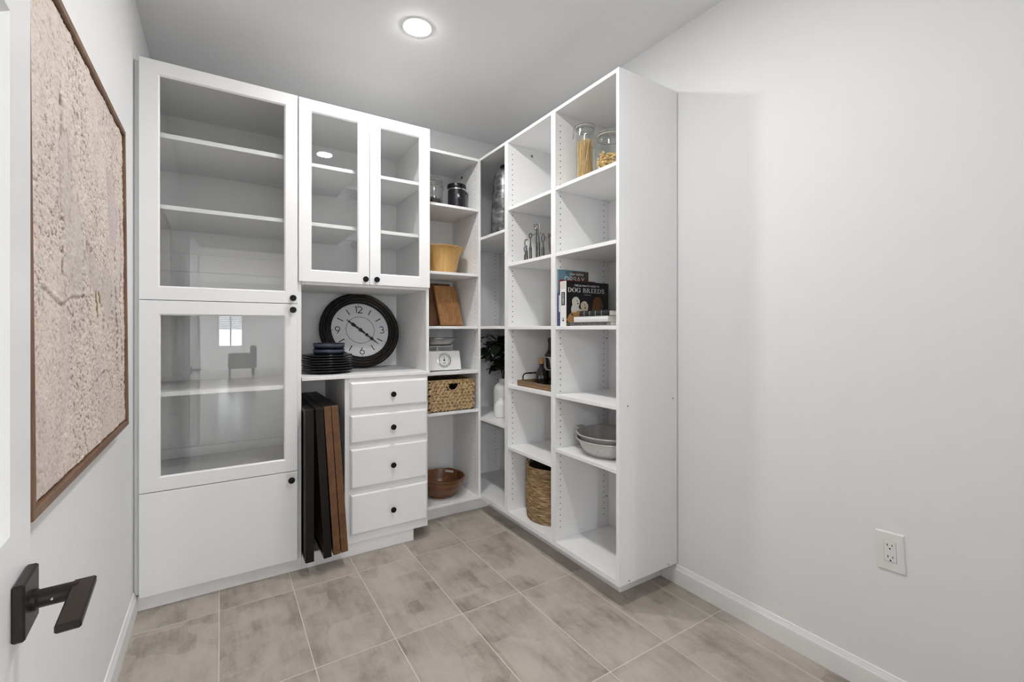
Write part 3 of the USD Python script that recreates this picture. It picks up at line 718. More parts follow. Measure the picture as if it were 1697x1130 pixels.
# ================================================================== niche: clock, plates, bowls
R, TA = 0.258, math.radians(18)
cn = np.array([0, -math.cos(TA), math.sin(TA)]); cu = np.array([0, math.sin(TA), math.cos(TA)]); cr = np.array([1.0, 0, 0])
CO = np.array([0.7805, 3.192 - R * math.sin(TA), 1.0185 + R * math.cos(TA)])
ck = Thing('wall_clock', 'big round black-rimmed clock leaning against the niche back', 'clock', (CO[0], CO[1], 1.0185))
cm = lambda m_, w=0.0: moved(m_, [cr, cu, cn], CO + cn * w)
rim_prof = [(0.186, 0.004), (0.20, 0.0), (0.252, 0.0), (0.258, 0.004), (0.258, 0.018), (0.2545, 0.026), (0.2465, 0.031), (0.2440, 0.0285), (0.2415, 0.0335), (0.2345, 0.0395), (0.2315, 0.037), (0.2290, 0.041), (0.2215, 0.0435), (0.2160, 0.0395), (0.2130, 0.0355), (0.2100, 0.038), (0.2050, 0.0385), (0.2010, 0.034), (0.1985, 0.031), (0.1960, 0.0325), (0.1915, 0.030), (0.1885, 0.024), (0.186, 0.024)]
rm = ck.part('rim', cm(lathe(rim_prof, 96, closed=True)), 'clock_bronze', 'stepped black metal rim', smooth=20)
for r0, w0 in ((0.2455, 0.0305), (0.2328, 0.0385), (0.2120, 0.0366), (0.1972, 0.0322)):
    ck.part('rim_bead', cm(tube([(r0 * math.cos(a), r0 * math.sin(a), w0) for a in np.arange(96) * 2 * PI / 96], 0.0016, 8, True)), 'clock_bronze_pale', 'paler bronze bead', parent=rm)
ck.part('dial', cm(lathe([(0, 0.012), (0.1875, 0.012), (0.1875, 0.006), (0, 0.006)], 96)), 'clock_face', 'pale grey dial')


def glyph(name, lines, w, x, y, h, mtl='print_black'):
    s = affinity.translate(affinity.scale(strokes(lines, w / h), h, h, origin=(0, 0)), x, y)
    ck.part(name, cm(slab(s, 0.0006), 0.0121), mtl)


def digit(dg):
    if dg == '1': return [[(0.04, 0.88), (0.2, 1.0), (0.2, 0.0)]]
    if dg == '2': return [arc(0.32, 0.68, 0.30, 0.30, 165, -38, 18) + [(0.03, 0.02), (0.66, 0.02)]]
    if dg == '3': return [arc(0.28, 0.74, 0.26, 0.25, 150, -90, 16), arc(0.28, 0.26, 0.30, 0.26, 90, -150, 16)]
    if dg == '6': return [arc(0.33, 0.31, 0.30, 0.30, 0, 360, 28), [(0.045, 0.42), (0.42, 1.0)]]
    if dg == '9': return [arc(0.33, 0.69, 0.30, 0.30, 0, 360, 28), [(0.615, 0.58), (0.24, 0.0)]]


NH, NW = 0.047, 0.0050
sh = lambda ls, dx: [[(a + dx, b) for a, b in l] for l in ls]
glyph('numeral', digit('1') + sh(digit('2'), 0.36), NW, -0.0245, 0.1195, NH)
glyph('numeral', digit('3'), NW, 0.129, -NH / 2, NH)
glyph('numeral', digit('6'), NW, -0.015, -0.168, NH)
glyph('numeral', digit('9'), NW, -0.160, -NH / 2, NH)
for h in range(12):
    a = math.radians(90 - 30 * h)
    if h % 3:
        ck.part('hour_mark', cm(slab(LineString([(0.122 * math.cos(a), 0.122 * math.sin(a)), (0.163 * math.cos(a), 0.163 * math.sin(a))]).buffer(0.0029, cap_style='flat'), 0.0006), 0.0121), 'print_black')
    else:
        ck.part('quarter_dot', cm(slab(Point(0.1765 * math.cos(a), 0.1765 * math.sin(a)).buffer(0.0026, quad_segs=3), 0.0006), 0.0121), 'print_black')
dots = []
for k in range(60):
    a = math.radians(6 * k)
    if k % 15: dots.append(Point(0.1765 * math.cos(a), 0.1765 * math.sin(a)).buffer(0.0011 if k % 5 else 0.0018, quad_segs=2))
ck.part('minute_dots', cm(slab(union_all(dots), 0.0005), 0.0121), 'print_grey', 'ring of tiny minute dots', 'stuff')
ck.part('inner_ring', cm(slab(Point(0, 0).buffer(0.0932, quad_segs=24).difference(Point(0, 0).buffer(0.0906, quad_segs=24)), 0.0005), 0.0121), 'print_black')


def hand(name, ang, parts_, lift):
    ca, sa = math.cos(ang), math.sin(ang)
    s = union_all(parts_)
    s = affinity.affine_transform(s, [ca, -sa, sa, ca, 0, 0])
    ck.part(name, cm(slab(s, 0.0015), lift), 'print_black')


el = lambda x, rx, ry: affinity.scale(Point(x, 0).buffer(1, quad_segs=6), rx, ry)
hand('hour_hand', math.atan2(0.078, -0.092), [LineString([(0, 0), (0.108, 0)]).buffer(0.0022), el(0.026, 0.014, 0.0065), el(0.056, 0.019, 0.0115), el(0.086, 0.014, 0.005), el(-0.01, 0.018, 0.007)], 0.0145)
hand('minute_hand', math.atan2(-0.089, 0.098), [LineString([(0, 0), (0.146, 0)]).buffer(0.0019), el(0.026, 0.013, 0.0060), el(0.052, 0.0105, 0.0105), el(0.070, 0.010, 0.0050), el(0.092, 0.014, 0.0100), el(0.118, 0.016, 0.0034)], 0.0168)
ck.part('hub', cm(lathe([(0, 0), (0.0125, 0), (0.011, 0.0035), (0, 0.0045)], 24), 0.0165), 'print_black')

pc = (0.524, 2.832)
plate_prof = [(0, 0.0), (0.078, 0.0), (0.080, 0.003), (0.098, 0.0062), (0.126, 0.0112), (0.1350, 0.0134), (0.1370, 0.0175), (0.1355, 0.0212), (0.124, 0.0192), (0.096, 0.0128), (0.080, 0.0072), (0.076, 0.006), (0, 0.006)]
ordn = ('bottom plate', 'second plate from the bottom', 'third plate from the bottom', 'middle plate', 'third plate from the top', 'second plate from the top', 'top plate, directly under the blue bowls')
first = None
for k in range(7):
    lab = 'black glossy dinner plate, %s in the niche stack' % ordn[k] if k < 6 else 'black glossy dinner plate, topmost of the stack, under the blue bowls'
    z = 1.0182 + 0.0146 * k
    if first is None:
        first = Thing('dinner_plate', lab, 'plate', (pc[0], pc[1], z), 'stack of black plates in the niche')
        first.part('plate_body', lathe(plate_prof, 64, (pc[0], pc[1], z)), 'black_glaze')
        first.part('foot_ring', lathe([(0.068, -0.0), (0.076, -0.0), (0.0765, 0.0004), (0.0675, 0.0004)], 48, (pc[0], pc[1], z), closed=True), 'black_glaze')
    else:
        copy_of(first, (pc[0] + (0.0015, -0.001, 0.002, -0.002, 0.001, 0)[k - 1], pc[1] + (-0.001, 0.002, 0.001, -0.001, 0.0015, 0)[k - 1], z), lab, 'dinner_plate')
zb = 1.0182 + 0.0146 * 6 + 0.0062
bowl_prof = [(0, 0.0), (0.060, 0.0), (0.066, 0.002), (0.078, 0.010), (0.0845, 0.020), (0.0860, 0.036), (0.0872, 0.0435), (0.0862, 0.0448), (0.0840, 0.0435), (0.0828, 0.036), (0.0815, 0.022), (0.074, 0.012), (0.062, 0.006), (0, 0.005)]
b0 = Thing('cereal_bowl', 'dark blue glazed bowl, lower of the two on the black plates', 'bowl', (0.534, 2.836, zb), 'blue bowls in the niche')
b0.part('bowl_body', lathe(bowl_prof, 64, (0.534, 2.836, zb)), 'blue_glaze')
copy_of(b0, (0.5345, 2.8355, zb + 0.0345), 'dark blue glazed bowl, upper of the two, on top of the stack', 'cereal_bowl')

# ================================================================== framed boards leaning in the slot
def framed(label, xb, xt, w, y0, y1, z0, z1, side, edge):
    """A framed canvas standing on its edge, sheared by its lean: bottom left corner at xb, top left at xt."""
    t = Thing('framed_canvas', label, 'framed canvas', (xb + w / 2, (y0 + y1) / 2, z0), 'boards leaning in the cabinet slot')
    ang = math.atan2(xb - xt, z1 - z0)
    B = [[math.cos(ang), 0, math.sin(ang)], [0, 1, 0], [-math.sin(ang), 0, math.cos(ang)]]
    O = (xb, y0, z0)
    L, H = y1 - y0, z1 - z0
    fwid = 0.02
    for a0, a1, c0, c1 in ((0, fwid, 0, H), (L - fwid, L, 0, H), (fwid, L - fwid, 0, fwid), (fwid, L - fwid, H - fwid, H)):
        top = c0 > H / 2
        t.part('frame_rail', moved(box(0, w, a0, a1, c0, c1, 0.0012), B, O), 'espresso_paint' if top else edge)
    t.part('canvas', moved(box(0.004, w - 0.006, fwid + 0.001, L - fwid - 0.001, fwid + 0.001, H - fwid - 0.001, 0), B, O), side, smooth=False)
    return t


framed('dark espresso framed canvas, outermost left of the four in the slot', 0.3605, 0.3600, 0.0405, 2.512, 3.180, 0.0834, 0.862, 'espresso_paint', 'espresso_paint')
framed('dark espresso framed canvas, second from the left in the slot', 0.4480, 0.4060, 0.0390, 2.512, 3.185, 0.0834, 0.864, 'frame_brown_wood', 'espresso_paint')
framed('reddish-brown framed canvas beside the dark ones, second from the drawers', 0.4985, 0.4490, 0.0350, 2.524, 3.188, 0.0834, 0.868, 'espresso_paint', 'frame_brown_wood')
framed('reddish-brown framed canvas leaning nearest the drawers', 0.5385, 0.4870, 0.0350, 2.530, 3.190, 0.0834, 0.868, 'espresso_paint', 'frame_brown_wood')

# ================================================================== corner shelf unit: top shelf
def glass_jar(label, x, y, z, r, h, neck, clampside, group='clamp-lid glass jars', lid=0.028):
    """A clip-top glass jar: body, lid, gasket and wire clamp; clampside is the direction of the clamp in degrees."""
    t = Thing('glass_jar', label, 'jar', (x, y, z), group)
    hb = h - lid
    body = [(0, 0.004), (r * 0.86, 0.003), (r * 0.84, 0.0), (r * 0.94, 0.001), (r, 0.008), (r, hb * 0.80), (r * 0.985, hb * 0.86), (neck, hb * 0.94), (neck, hb), (neck - 0.004, hb), (neck - 0.004, hb * 0.935), (r - 0.0045, hb * 0.85), (r - 0.004, 0.012), (r * 0.9, 0.0075), (0, 0.0075)]
    t.part('jar_body', lathe(body, 48, (x, y, z)), 'jar_glass', smooth=50)
    zl = hb + 0.0025
    ld = [(0, zl + 0.004), (neck - 0.008, zl + 0.003), (neck - 0.004, zl), (neck + 0.004, zl), (neck + 0.0045, zl + 0.008), (neck + 0.002, zl + 0.016), (neck - 0.006, zl + 0.022), (neck * 0.5, zl + lid - 0.004), (0, zl + lid - 0.0025)]
    ldp = t.part('lid', lathe(ld, 48, (x, y, z)), 'jar_glass', smooth=50)
    t.part('gasket', lathe([(neck - 0.002, hb + 0.0002), (neck + 0.006, hb + 0.0002), (neck + 0.006, hb + 0.0022), (neck - 0.002, hb + 0.0022)], 48, (x, y, z), closed=True), 'label_cream', parent=ldp)
    ring = lambda rr, zz: [(x + rr * math.cos(q), y + rr * math.sin(q), z + zz) for q in np.arange(40) * 2 * PI / 40]
    w1 = t.part('wire_clamp', tube(ring(neck + 0.0068, hb + 0.007), 0.0013, 6, True), 'wire_steel', 'thin steel wire clamp')
    t.part('wire_ring', tube(ring(neck + 0.0022, hb * 0.965), 0.0013, 6, True), 'wire_steel', parent=w1)
    a = math.radians(clampside); ca, sa = math.cos(a), math.sin(a)
    pt_ = lambda o, s_, zz: (x + (neck + o) * ca - s_ * sa, y + (neck + o) * sa + s_ * ca, z + zz)
    for s_ in (-0.012, 0.012):
        t.part('clamp_wire', tube([pt_(0.004, s_, hb + 0.007), pt_(0.012, s_, hb + 0.004), pt_(0.016, s_, hb - 0.012), pt_(0.018, s_ * 0.9, hb - 0.045)], 0.0014, 6), 'wire_steel', parent=w1)
    t.part('clamp_loop', tube([pt_(0.018, -0.011, hb - 0.045), pt_(0.019, -0.008, hb - 0.055), pt_(0.0195, 0, hb - 0.058), pt_(0.019, 0.008, hb - 0.055), pt_(0.018, 0.011, hb - 0.045)], 0.0014, 6), 'wire_steel', parent=w1)
    return t


glass_jar('clear clamp-lid glass jar with a few coffee beans, beside the black canister', 1.226, 2.925, 2.1024, 0.064, 0.212, 0.052, -5, lid=0.026)
rng = random.Random(3)
beans = []  # 
bean = trimesh.creation.icosphere(1, 1.0)
for k in range(460):
    rr, aa = 0.053 * math.sqrt(rng.random()), rng.random() * 2 * PI
    zz = 2.1105 + 0.0065 + rng.random() * (0.040 if k < 340 else 0.052)
    b_ = bean.copy(); b_.apply_scale([0.0062, 0.0043, 0.0035]); b_.apply_transform(trimesh.transformations.random_rotation_matrix(np.array([rng.random(), rng.random(), rng.random()])))
    b_.apply_translation([1.226 + rr * math.cos(aa), 2.925 + rr * math.sin(aa), zz]); beans.append(b_)
solo('coffee_beans', beans, 'coffee', 'dark roasted coffee beans in the bottom of the clamp-lid jar', 'coffee beans', None, 'stuff')

kx, ky, kz = 1.402, 2.925, 2.1024
cn_ = Thing('storage_canister', 'black steel canister with a small white logo and black lid', 'canister', (kx, ky, kz))
cn_.part('canister_body', lathe([(0, 0), (0.060, 0), (0.0625, 0.002), (0.0625, 0.138), (0.0615, 0.140), (0, 0.140)], 56, (kx, ky, kz)), 'canister_black')
cn_.part('collar', lathe([(0.0615, 0.1402), (0.066, 0.142), (0.0672, 0.147), (0.066, 0.152), (0.0615, 0.153)], 56, (kx, ky, kz), closed=True), 'steel', 'polished steel collar')
ldc = cn_.part('lid', lathe([(0, 0.1532), (0.064, 0.1532), (0.0665, 0.157), (0.0665, 0.178), (0.064, 0.184), (0.052, 0.1865), (0, 0.1865)], 56, (kx, ky, kz)), 'lid_black', 'glossy black lid')
cn_.part('clamp_lug', moved(box(0.064, 0.078, -0.010, 0.010, 0.132, 0.146, 0.002), None, (kx, ky, kz)), 'lid_black', parent=ldc)
cn_.part('clamp_wire', tube([(kx + 0.066, ky - 0.012, kz + 0.148), (kx + 0.074, ky - 0.013, kz + 0.138), (kx + 0.084, ky - 0.012, kz + 0.128), (kx + 0.085, ky, kz + 0.127), (kx + 0.084, ky + 0.012, kz + 0.128)], 0.0016, 6), 'wire_steel', parent=ldc)


def on_cylinder(mesh, cx, cy, r, ang):
    """Wraps flat lettering (x right, y up, z out) round a vertical cylinder; ang is where its x = 0 faces."""
    v, f = vf(mesh)
    t = math.radians(ang) + v[:, 0] / r
    rr = r + v[:, 2]
    return np.stack([cx + rr * np.cos(t), cy + rr * np.sin(t), v[:, 1]], 1), f


lg = union_all([strokes([arc(0, 0, 0.0085, 0.0085, 60, 330, 24)], 0.0032), strokes([arc(0.0005, -0.0005, 0.0035, 0.0035, 120, 420, 16)], 0.0024), strokes([[(0.001, 0), (0.0088, 0)]], 0.0026)])
cn_.part('logo_mark', on_cylinder(moved(slab(lg, 0.0004), None, (0, kz + 0.098, 0)), kx, ky, 0.0626, -104), 'print_white', 'small white round logo')
cn_.part('logo_lettering', on_cylinder(moved(slab(union_all([strokes([[(-0.021 + 0.0048 * k, 0), (-0.0185 + 0.0048 * k, 0)]], 0.0026) for k in range(9)]), 0.0004), None, (0, kz + 0.081, 0)), kx, ky, 0.0626, -104), 'print_grey', 'line of tiny unreadable lettering', 'stuff')

# ---- second shelf: flared wooden bowl
def wavy_bowl(prof, n, amp, lobes, c, ph=0.0):
    v, f = lathe(prof, n, (0, 0, 0))
    zt = v[:, 2].max()
    th = np.arctan2(v[:, 1], v[:, 0])
    k = np.clip(v[:, 2] / zt, 0, 1) ** 2
    v[:, :2] *= (1 + amp * k * np.cos(lobes * th + ph))[:, None]
    v[:, 2] += 0.06 * amp * k * np.cos(lobes * th + ph) * 2
    return v + np.array(c), f


mb = Thing('salad_bowl', 'light maple wooden bowl with a flared rim, on the second shelf', 'bowl', (1.300, 2.975, 1.6534))
mb.part('bowl_body', wavy_bowl([(0, 0), (0.098, 0), (0.106, 0.004), (0.114, 0.03), (0.124, 0.085), (0.139, 0.143), (0.163, 0.180), (0.168, 0.184), (0.166, 0.187), (0.155, 0.182), (0.131, 0.143), (0.116, 0.085), (0.104, 0.03), (0.092, 0.014), (0, 0.012)], 72, 0.006, 4, (1.300, 2.975, 1.6534), 0.6), 'maple_wood')
mb.part('foot_ring', lathe([(0.080, -0.0003), (0.092, -0.0003), (0.092, 0.0005), (0.080, 0.0005)], 48, (1.300, 2.975, 1.6536), closed=True), 'maple_wood')

# ---- third shelf: cutting boards
def cutting_board(label, x0, x1, yb, yt, z0, H, th, m, hole, grp):
    t = Thing('cutting_board', label, 'cutting board', ((x0 + x1) / 2, yb, z0), grp)
    a = math.asin((yt - yb) / H)
    B = [[1, 0, 0], [0, math.sin(a), math.cos(a)], [0, -math.cos(a), math.sin(a)]]
    w = x1 - x0
    s = Polygon([(0.012, 0), (w - 0.012, 0), (w - 0.012, H), (0.012, H)]).buffer(-0.006).buffer(0.018, quad_segs=6)
    s = s.intersection(Polygon([(0, 0), (w, 0), (w, H), (0, H)]))
    O = (x0, yb, z0 + th * math.cos(PI / 2 - a) * 0 + 0.0003)
    prof = moved(trimesh.util.concatenate(slab(s.buffer(-0.002), th)), B, O)
    bd = t.part('board', prof, m)
    inner = s.buffer(-0.016)
    grooves = inner.difference(inner.buffer(-0.005))
    t.part('juice_groove', moved(slab(grooves, 0.0005), B, np.array(O) + np.array(B[2]) * (th - 0.0002)), m, parent=bd)
    strips = 4
    for k in range(strips - 1):
        xx = w * (k + 1) / strips
        t.part('glue_line', moved(slab(Polygon([(xx - 0.0004, 0.024), (xx + 0.0004, 0.024), (xx + 0.0004, H - 0.024), (xx - 0.0004, H - 0.024)]), 0.0003), B, np.array(O) + np.array(B[2]) * (th - 0.0001)), 'board_dark_wood', parent=bd)
    return t


cutting_board('dark red-brown cutting board leaning behind the lighter one', 1.195, 1.452, 3.070, 3.168, 1.2934, 0.328, 0.020, 'board_dark_wood', False, 'cutting boards on the third shelf')
cutting_board('oiled light-brown cutting board leaning in front of the darker one', 1.300, 1.477, 2.990, 3.120, 1.2934, 0.318, 0.022, 'board_wood', False, 'cutting boards on the third shelf')

# ---- fourth shelf: kitchen scale
KX0, KX1, KY0, KY1, KZ = 1.150, 1.404, 2.858, 3.03, 0.9884
sc = Thing('kitchen_scale', 'white mechanical kitchen scale with a round dial and steel pan', 'kitchen scale', ((KX0 + KX1) / 2, (KY0 + KY1) / 2, KZ))
hull = trimesh.convex.convex_hull(np.array([[x, y, KZ + 0.006] for x in (KX0, KX1) for y in (KY0, KY1)] + [[x, y, KZ + 0.020] for x in (KX0, KX1) for y in (KY0, KY1)] + [[x, y, KZ + 0.132] for x in (KX0 + 0.008, KX1 - 0.008) for y in (KY0 + 0.014, KY1 - 0.03)] + [[x, y, KZ + 0.136] for x in (KX0 + 0.012, KX1 - 0.012) for y in (KY0 + 0.019, KY1 - 0.035)]))
sc.part('body', hull, 'scale_white')
for x in (KX0 + 0.02, KX1 - 0.02):
    for y in (KY0 + 0.02, KY1 - 0.02):
        sc.part('foot', lathe([(0, 0), (0.009, 0), (0.008, 0.0062), (0, 0.0062)], 16, (x, y, KZ)), 'lid_black')
ta = math.atan2(0.014, 0.112)
SB = [[1, 0, 0], [0, math.sin(ta), math.cos(ta)], [0, -math.cos(ta), math.sin(ta)]]
SO = np.array([1.279, KY0 + 0.014 * 0.46, KZ + 0.0735])
sm = lambda m_, w=0.0: moved(m_, SB, SO + np.array(SB[2]) * w)
dl = sc.part('dial', sm(lathe([(0, -0.004), (0.044, -0.004), (0.044, 0.0015), (0, 0.0015)], 48)), 'scale_white')
sc.part('dial_bezel', sm(lathe([(0.044, -0.004), (0.050, -0.004), (0.049, 0.003), (0.046, 0.004), (0.044, 0.002)], 48, closed=True)), 'dial_chrome', 'grey dial bezel', parent=dl)
tick = [LineString([(0.0385 * math.cos(q), 0.0385 * math.sin(q)), ((0.034 if k % 5 else 0.030) * math.cos(q), (0.034 if k % 5 else 0.030) * math.sin(q))]).buffer(0.0005) for k in range(60) for q in [2 * PI * k / 60]]
sc.part('dial_marks', sm(slab(union_all(tick + [Point(0, 0).buffer(0.0405, quad_segs=16).difference(Point(0, 0).buffer(0.0385, quad_segs=16))]), 0.0004), 0.0015), 'print_black', 'black dial ring and scale marks', 'stuff', parent=dl)
sc.part('pointer', sm(slab(union_all([LineString([(0, -0.004), (0, 0.028)]).buffer(0.0011), Point(0, 0).buffer(0.0062)]), 0.0012), 0.0022), 'print_black', parent=dl)
sc.part('dial_lettering', sm(moved(slab(union_all([LineString([(-0.010, 0), (0.010, 0)]).buffer(0.0022), LineString([(-0.007, -0.006), (0.007, -0.006)]).buffer(0.0015)]), 0.0004), None, (0, -0.019, 0)), 0.0015), 'print_grey', parent=dl)
for x_ in (-0.026, 0.026):
    sc.part('dial_numeral', sm(moved(slab(Point(x_, 0).buffer(0.0022), 0.0004), None, (0, 0, 0)), 0.0015), 'print_black', parent=dl)
sx_, sy_ = 1.262, 2.945
sc.part('stem', lathe([(0, 0.1362), (0.010, 0.1362), (0.009, 0.168), (0, 0.168)], 20, (sx_, sy_, KZ)), 'scale_white')
sc.part('pan_support', lathe([(0, 0.168), (0.105, 0.168), (0.107, 0.170), (0.105, 0.172), (0, 0.172)], 48, (sx_, sy_, KZ)), 'scale_white')
sc.part('pan', lathe([(0, 0.1722), (0.085, 0.1722), (0.112, 0.184), (0.134, 0.212), (0.1405, 0.2235), (0.1445, 0.2245), (0.1445, 0.2265), (0.139, 0.2258), (0.131, 0.214), (0.110, 0.187), (0.084, 0.1752), (0, 0.1752)], 64, (sx_, sy_, KZ)), 'steel_satin', 'polished steel pan', smooth=45)

# ---- fifth shelf: rectangular seagrass basket
BX0, BX1, BY0, BY1, BZ0, BZ1 = 1.140, 1.478, 2.800, 3.10, 0.7224, 0.934
sb = Thing('storage_basket', 'rectangular woven seagrass basket with a cut-out handle', 'basket', ((BX0 + BX1) / 2, (BY0 + BY1) / 2, BZ0))
t_ = 0.012
hole = affinity.scale(Point(0, 0).buffer(1, quad_segs=10), 0.038, 0.046).intersection(Polygon([(-0.1, 0), (0.1, 0), (0.1, -0.1), (-0.1, -0.1)]))
HXc, HZc = 1.315, BZ1 - 0.026
shell = mbox(BX0 + 0.006, BX1 - 0.006, BY0 + 0.006, BY1 - 0.006, BZ0 + 0.002, BZ1 - 0.006) - mbox(BX0 + t_, BX1 - t_, BY0 + t_, BY1 - t_, BZ0 + 0.012, BZ1 + 0.1)
hm = mani(moved(trimesh.util.concatenate(slab(hole, 0.06)), [[1, 0, 0], [0, 0, 1], [0, 1, 0]], (HXc, BY0 - 0.02, HZc)))
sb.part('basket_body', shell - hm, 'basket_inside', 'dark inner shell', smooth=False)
rng = random.Random(11)
ico = trimesh.creation.icosphere(1, 1.0)
weave = []
rows, rh = 9, (BZ1 - BZ0 - 0.012) / 9


def braid(u0, u1, place, skip=None):
    n = max(1, round((u1 - u0) / 0.029))
    for r_ in range(rows):
        zc = BZ0 + 0.007 + rh * (r_ + 0.5)
        for k in range(n + 1):
            uc = u0 + (u1 - u0) * (k + (0.5 if r_ % 2 else 0.0)) / n
            if uc > u1 - 0.004 or uc < u0 + 0.002: continue
            if skip and skip(uc, zc): continue
            for sgn in (1, -1):
                e = ico.copy()
                e.apply_scale([0.0205, 0.0070, 0.0083])
                e.apply_transform(trimesh.transformations.rotation_matrix(math.radians(sgn * 24 + rng.uniform(-7, 7)), [0, 1, 0]))
                e.vertices += meshkit.noise(e.vertices * 190 + rng.random() * 50)[:, None] * 0.0022 - 0.0011
                v, f = vf(e)
                weave.append(place((v + np.array([sgn * 0.0062, 0, sgn * 0.0035 + rng.uniform(-0.0012, 0.0012)]), f), uc, zc))


inh = lambda u, z: (abs(u - HXc) < 0.046 and HZc - 0.052 < z < HZc + 0.006)
braid(BX0, BX1, lambda m_, u, z: moved(m_, None, (u, BY0 + 0.0062, z)), inh)
braid(BY0, BY1, lambda m_, u, z: moved(m_, [[0, 1, 0], [-1, 0, 0], [0, 0, 1]], (BX1 - 0.0062, u, z)))
braid(BY0, BY1, lambda m_, u, z: moved(m_, [[0, 1, 0], [-1, 0, 0], [0, 0, 1]], (BX0 + 0.0062, u, z)))
sb.part('weave', weave, 'seagrass', 'chunky braided seagrass rows', 'stuff', smooth=True)
rp = [(BX0 + 0.006, BY0 + 0.006, BZ1 - 0.005), (BX1 - 0.006, BY0 + 0.006, BZ1 - 0.005), (BX1 - 0.006, BY1 - 0.006, BZ1 - 0.005), (BX0 + 0.006, BY1 - 0.006, BZ1 - 0.005)]
rl = []
for k in range(4):
    a, b = np.array(rp[k]), np.array(rp[(k + 1) % 4])
    rl += [a + (b - a) * q / 14 for q in range(14)]
sb.part('rim_braid', tube(rl, [0.0055 + 0.0012 * (k % 2) for k in range(len(rl))], 8, True), 'seagrass')
hb_ = [(HXc + 0.042 * math.cos(q), BY0 + 0.003, HZc + (0.003 if i in (0, 20) else 0.003 - 0.05 * math.sin(-q))) for i, q in enumerate(np.linspace(0, -PI, 21))]
hb_ = hb_ + [(HXc - 0.028, BY0 + 0.003, HZc + 0.005), (HXc, BY0 + 0.003, HZc + 0.006), (HXc + 0.028, BY0 + 0.003, HZc + 0.005)]
sb.part('handle_edge', tube(hb_, 0.0045, 7, True), 'seagrass', 'bound edge of the handle hole')

# ---- bottom: acacia bowl
AX, AY, AZ = 1.297, 2.958, 0.1184
ab = Thing('fruit_bowl', 'dark reddish wooden bowl with pierced handles, on the bottom shelf', 'bowl', (AX, AY, AZ))
v, f = lathe([(0, 0), (0.080, 0), (0.090, 0.003), (0.100, 0.014), (0.128, 0.040), (0.150, 0.074), (0.164, 0.118), (0.167, 0.128), (0.163, 0.131), (0.157, 0.128), (0.143, 0.078), (0.120, 0.046), (0.090, 0.020), (0, 0.014)], 72, (AX, AY, AZ))
ang = np.arctan2(v[:, 1] - AY, v[:, 0] - AX)
lift = np.exp(-((np.abs(((ang - 0.75) + PI / 2) % PI - PI / 2)) / 0.30) ** 2) * np.clip((v[:, 2] - AZ - 0.08) / 0.05, 0, 1)
v[:, 2] += 0.005 * lift
bowlm = mani((v, f))
for s_ in (0, PI):
    q = 0.75 + s_
    cut = moved(box(-0.036, 0.036, -0.06, 0.06, -0.0085, 0.0085, 0.006), [[-math.sin(q), math.cos(q), 0], [math.cos(q), math.sin(q), 0], [0, 0, 1]], (AX + 0.158 * math.cos(q), AY + 0.158 * math.sin(q), AZ + 0.114))
    bowlm -= mani(cut)
ab.part('bowl_body', bowlm, 'acacia_wood', smooth=40)
ab.part('foot_ring', lathe([(0.066, -0.0003), (0.078, -0.0003), (0.078, 0.0004), (0.066, 0.0004)], 48, (AX, AY, AZ + 0.0003), closed=True), 'acacia_wood')

# ================================================================== corner unit C: mottled vase, white vases and the plant
VX, VY, VZ = 1.664, 2.690, 1.9094
vs = Thing('floor_vase', 'tall mottled grey metal vase with a short dark neck, on the corner unit', 'vase', (VX, VY, VZ))
vs.part('vase_body', lathe([(0, 0.012), (0.085, 0.010), (0.090, 0.0), (0.096, 0.001), (0.101, 0.010), (0.103, 0.030), (0.098, 0.20), (0.086, 0.38), (0.081, 0.425), (0.074, 0.443), (0.058, 0.453), (0.036, 0.458), (0.031, 0.466), (0.030, 0.480), (0, 0.480)], 64, (VX, VY, VZ)), 'mottled_zinc')
vs.part('neck_ring', lathe([(0.029, 0.478), (0.038, 0.480), (0.041, 0.486), (0.038, 0.492), (0.028, 0.494), (0.024, 0.488)], 40, (VX, VY, VZ), closed=True), 'lid_black', 'dark rolled lip')

bv = Thing('bottle_vase', 'larger white ceramic bottle vase with dark leafy stems', 'vase', (1.757, 2.850, 0.6604), 'white bottle vases')
bv.part('vase_body', lathe([(0, 0.0), (0.078, 0.0), (0.084, 0.005), (0.085, 0.02), (0.085, 0.165), (0.080, 0.190), (0.062, 0.212), (0.048, 0.224), (0.046, 0.232), (0.046, 0.252), (0.044, 0.254), (0.040, 0.252), (0.040, 0.230), (0.072, 0.185), (0.076, 0.02), (0, 0.012)], 56, (1.757, 2.850, 0.6604)), 'ceramic_white')
sv = Thing('bottle_vase', 'smaller white ceramic bottle vase in front of the larger one', 'vase', (1.651, 2.728, 0.6604), 'white bottle vases')
sv.part('vase_body', lathe([(0, 0.0), (0.046, 0.0), (0.051, 0.004), (0.052, 0.014), (0.051, 0.080), (0.045, 0.098), (0.031, 0.112), (0.026, 0.120), (0.0255, 0.138), (0.024, 0.140), (0.021, 0.138), (0.021, 0.118), (0.042, 0.090), (0.045, 0.012), (0, 0.008)], 48, (1.651, 2.728, 0.6604)), 'ceramic_white')
pl_ = Thing('leafy_branches', 'dark green leafy branches standing in the larger white vase', 'branches', (1.757, 2.850, 0.70))


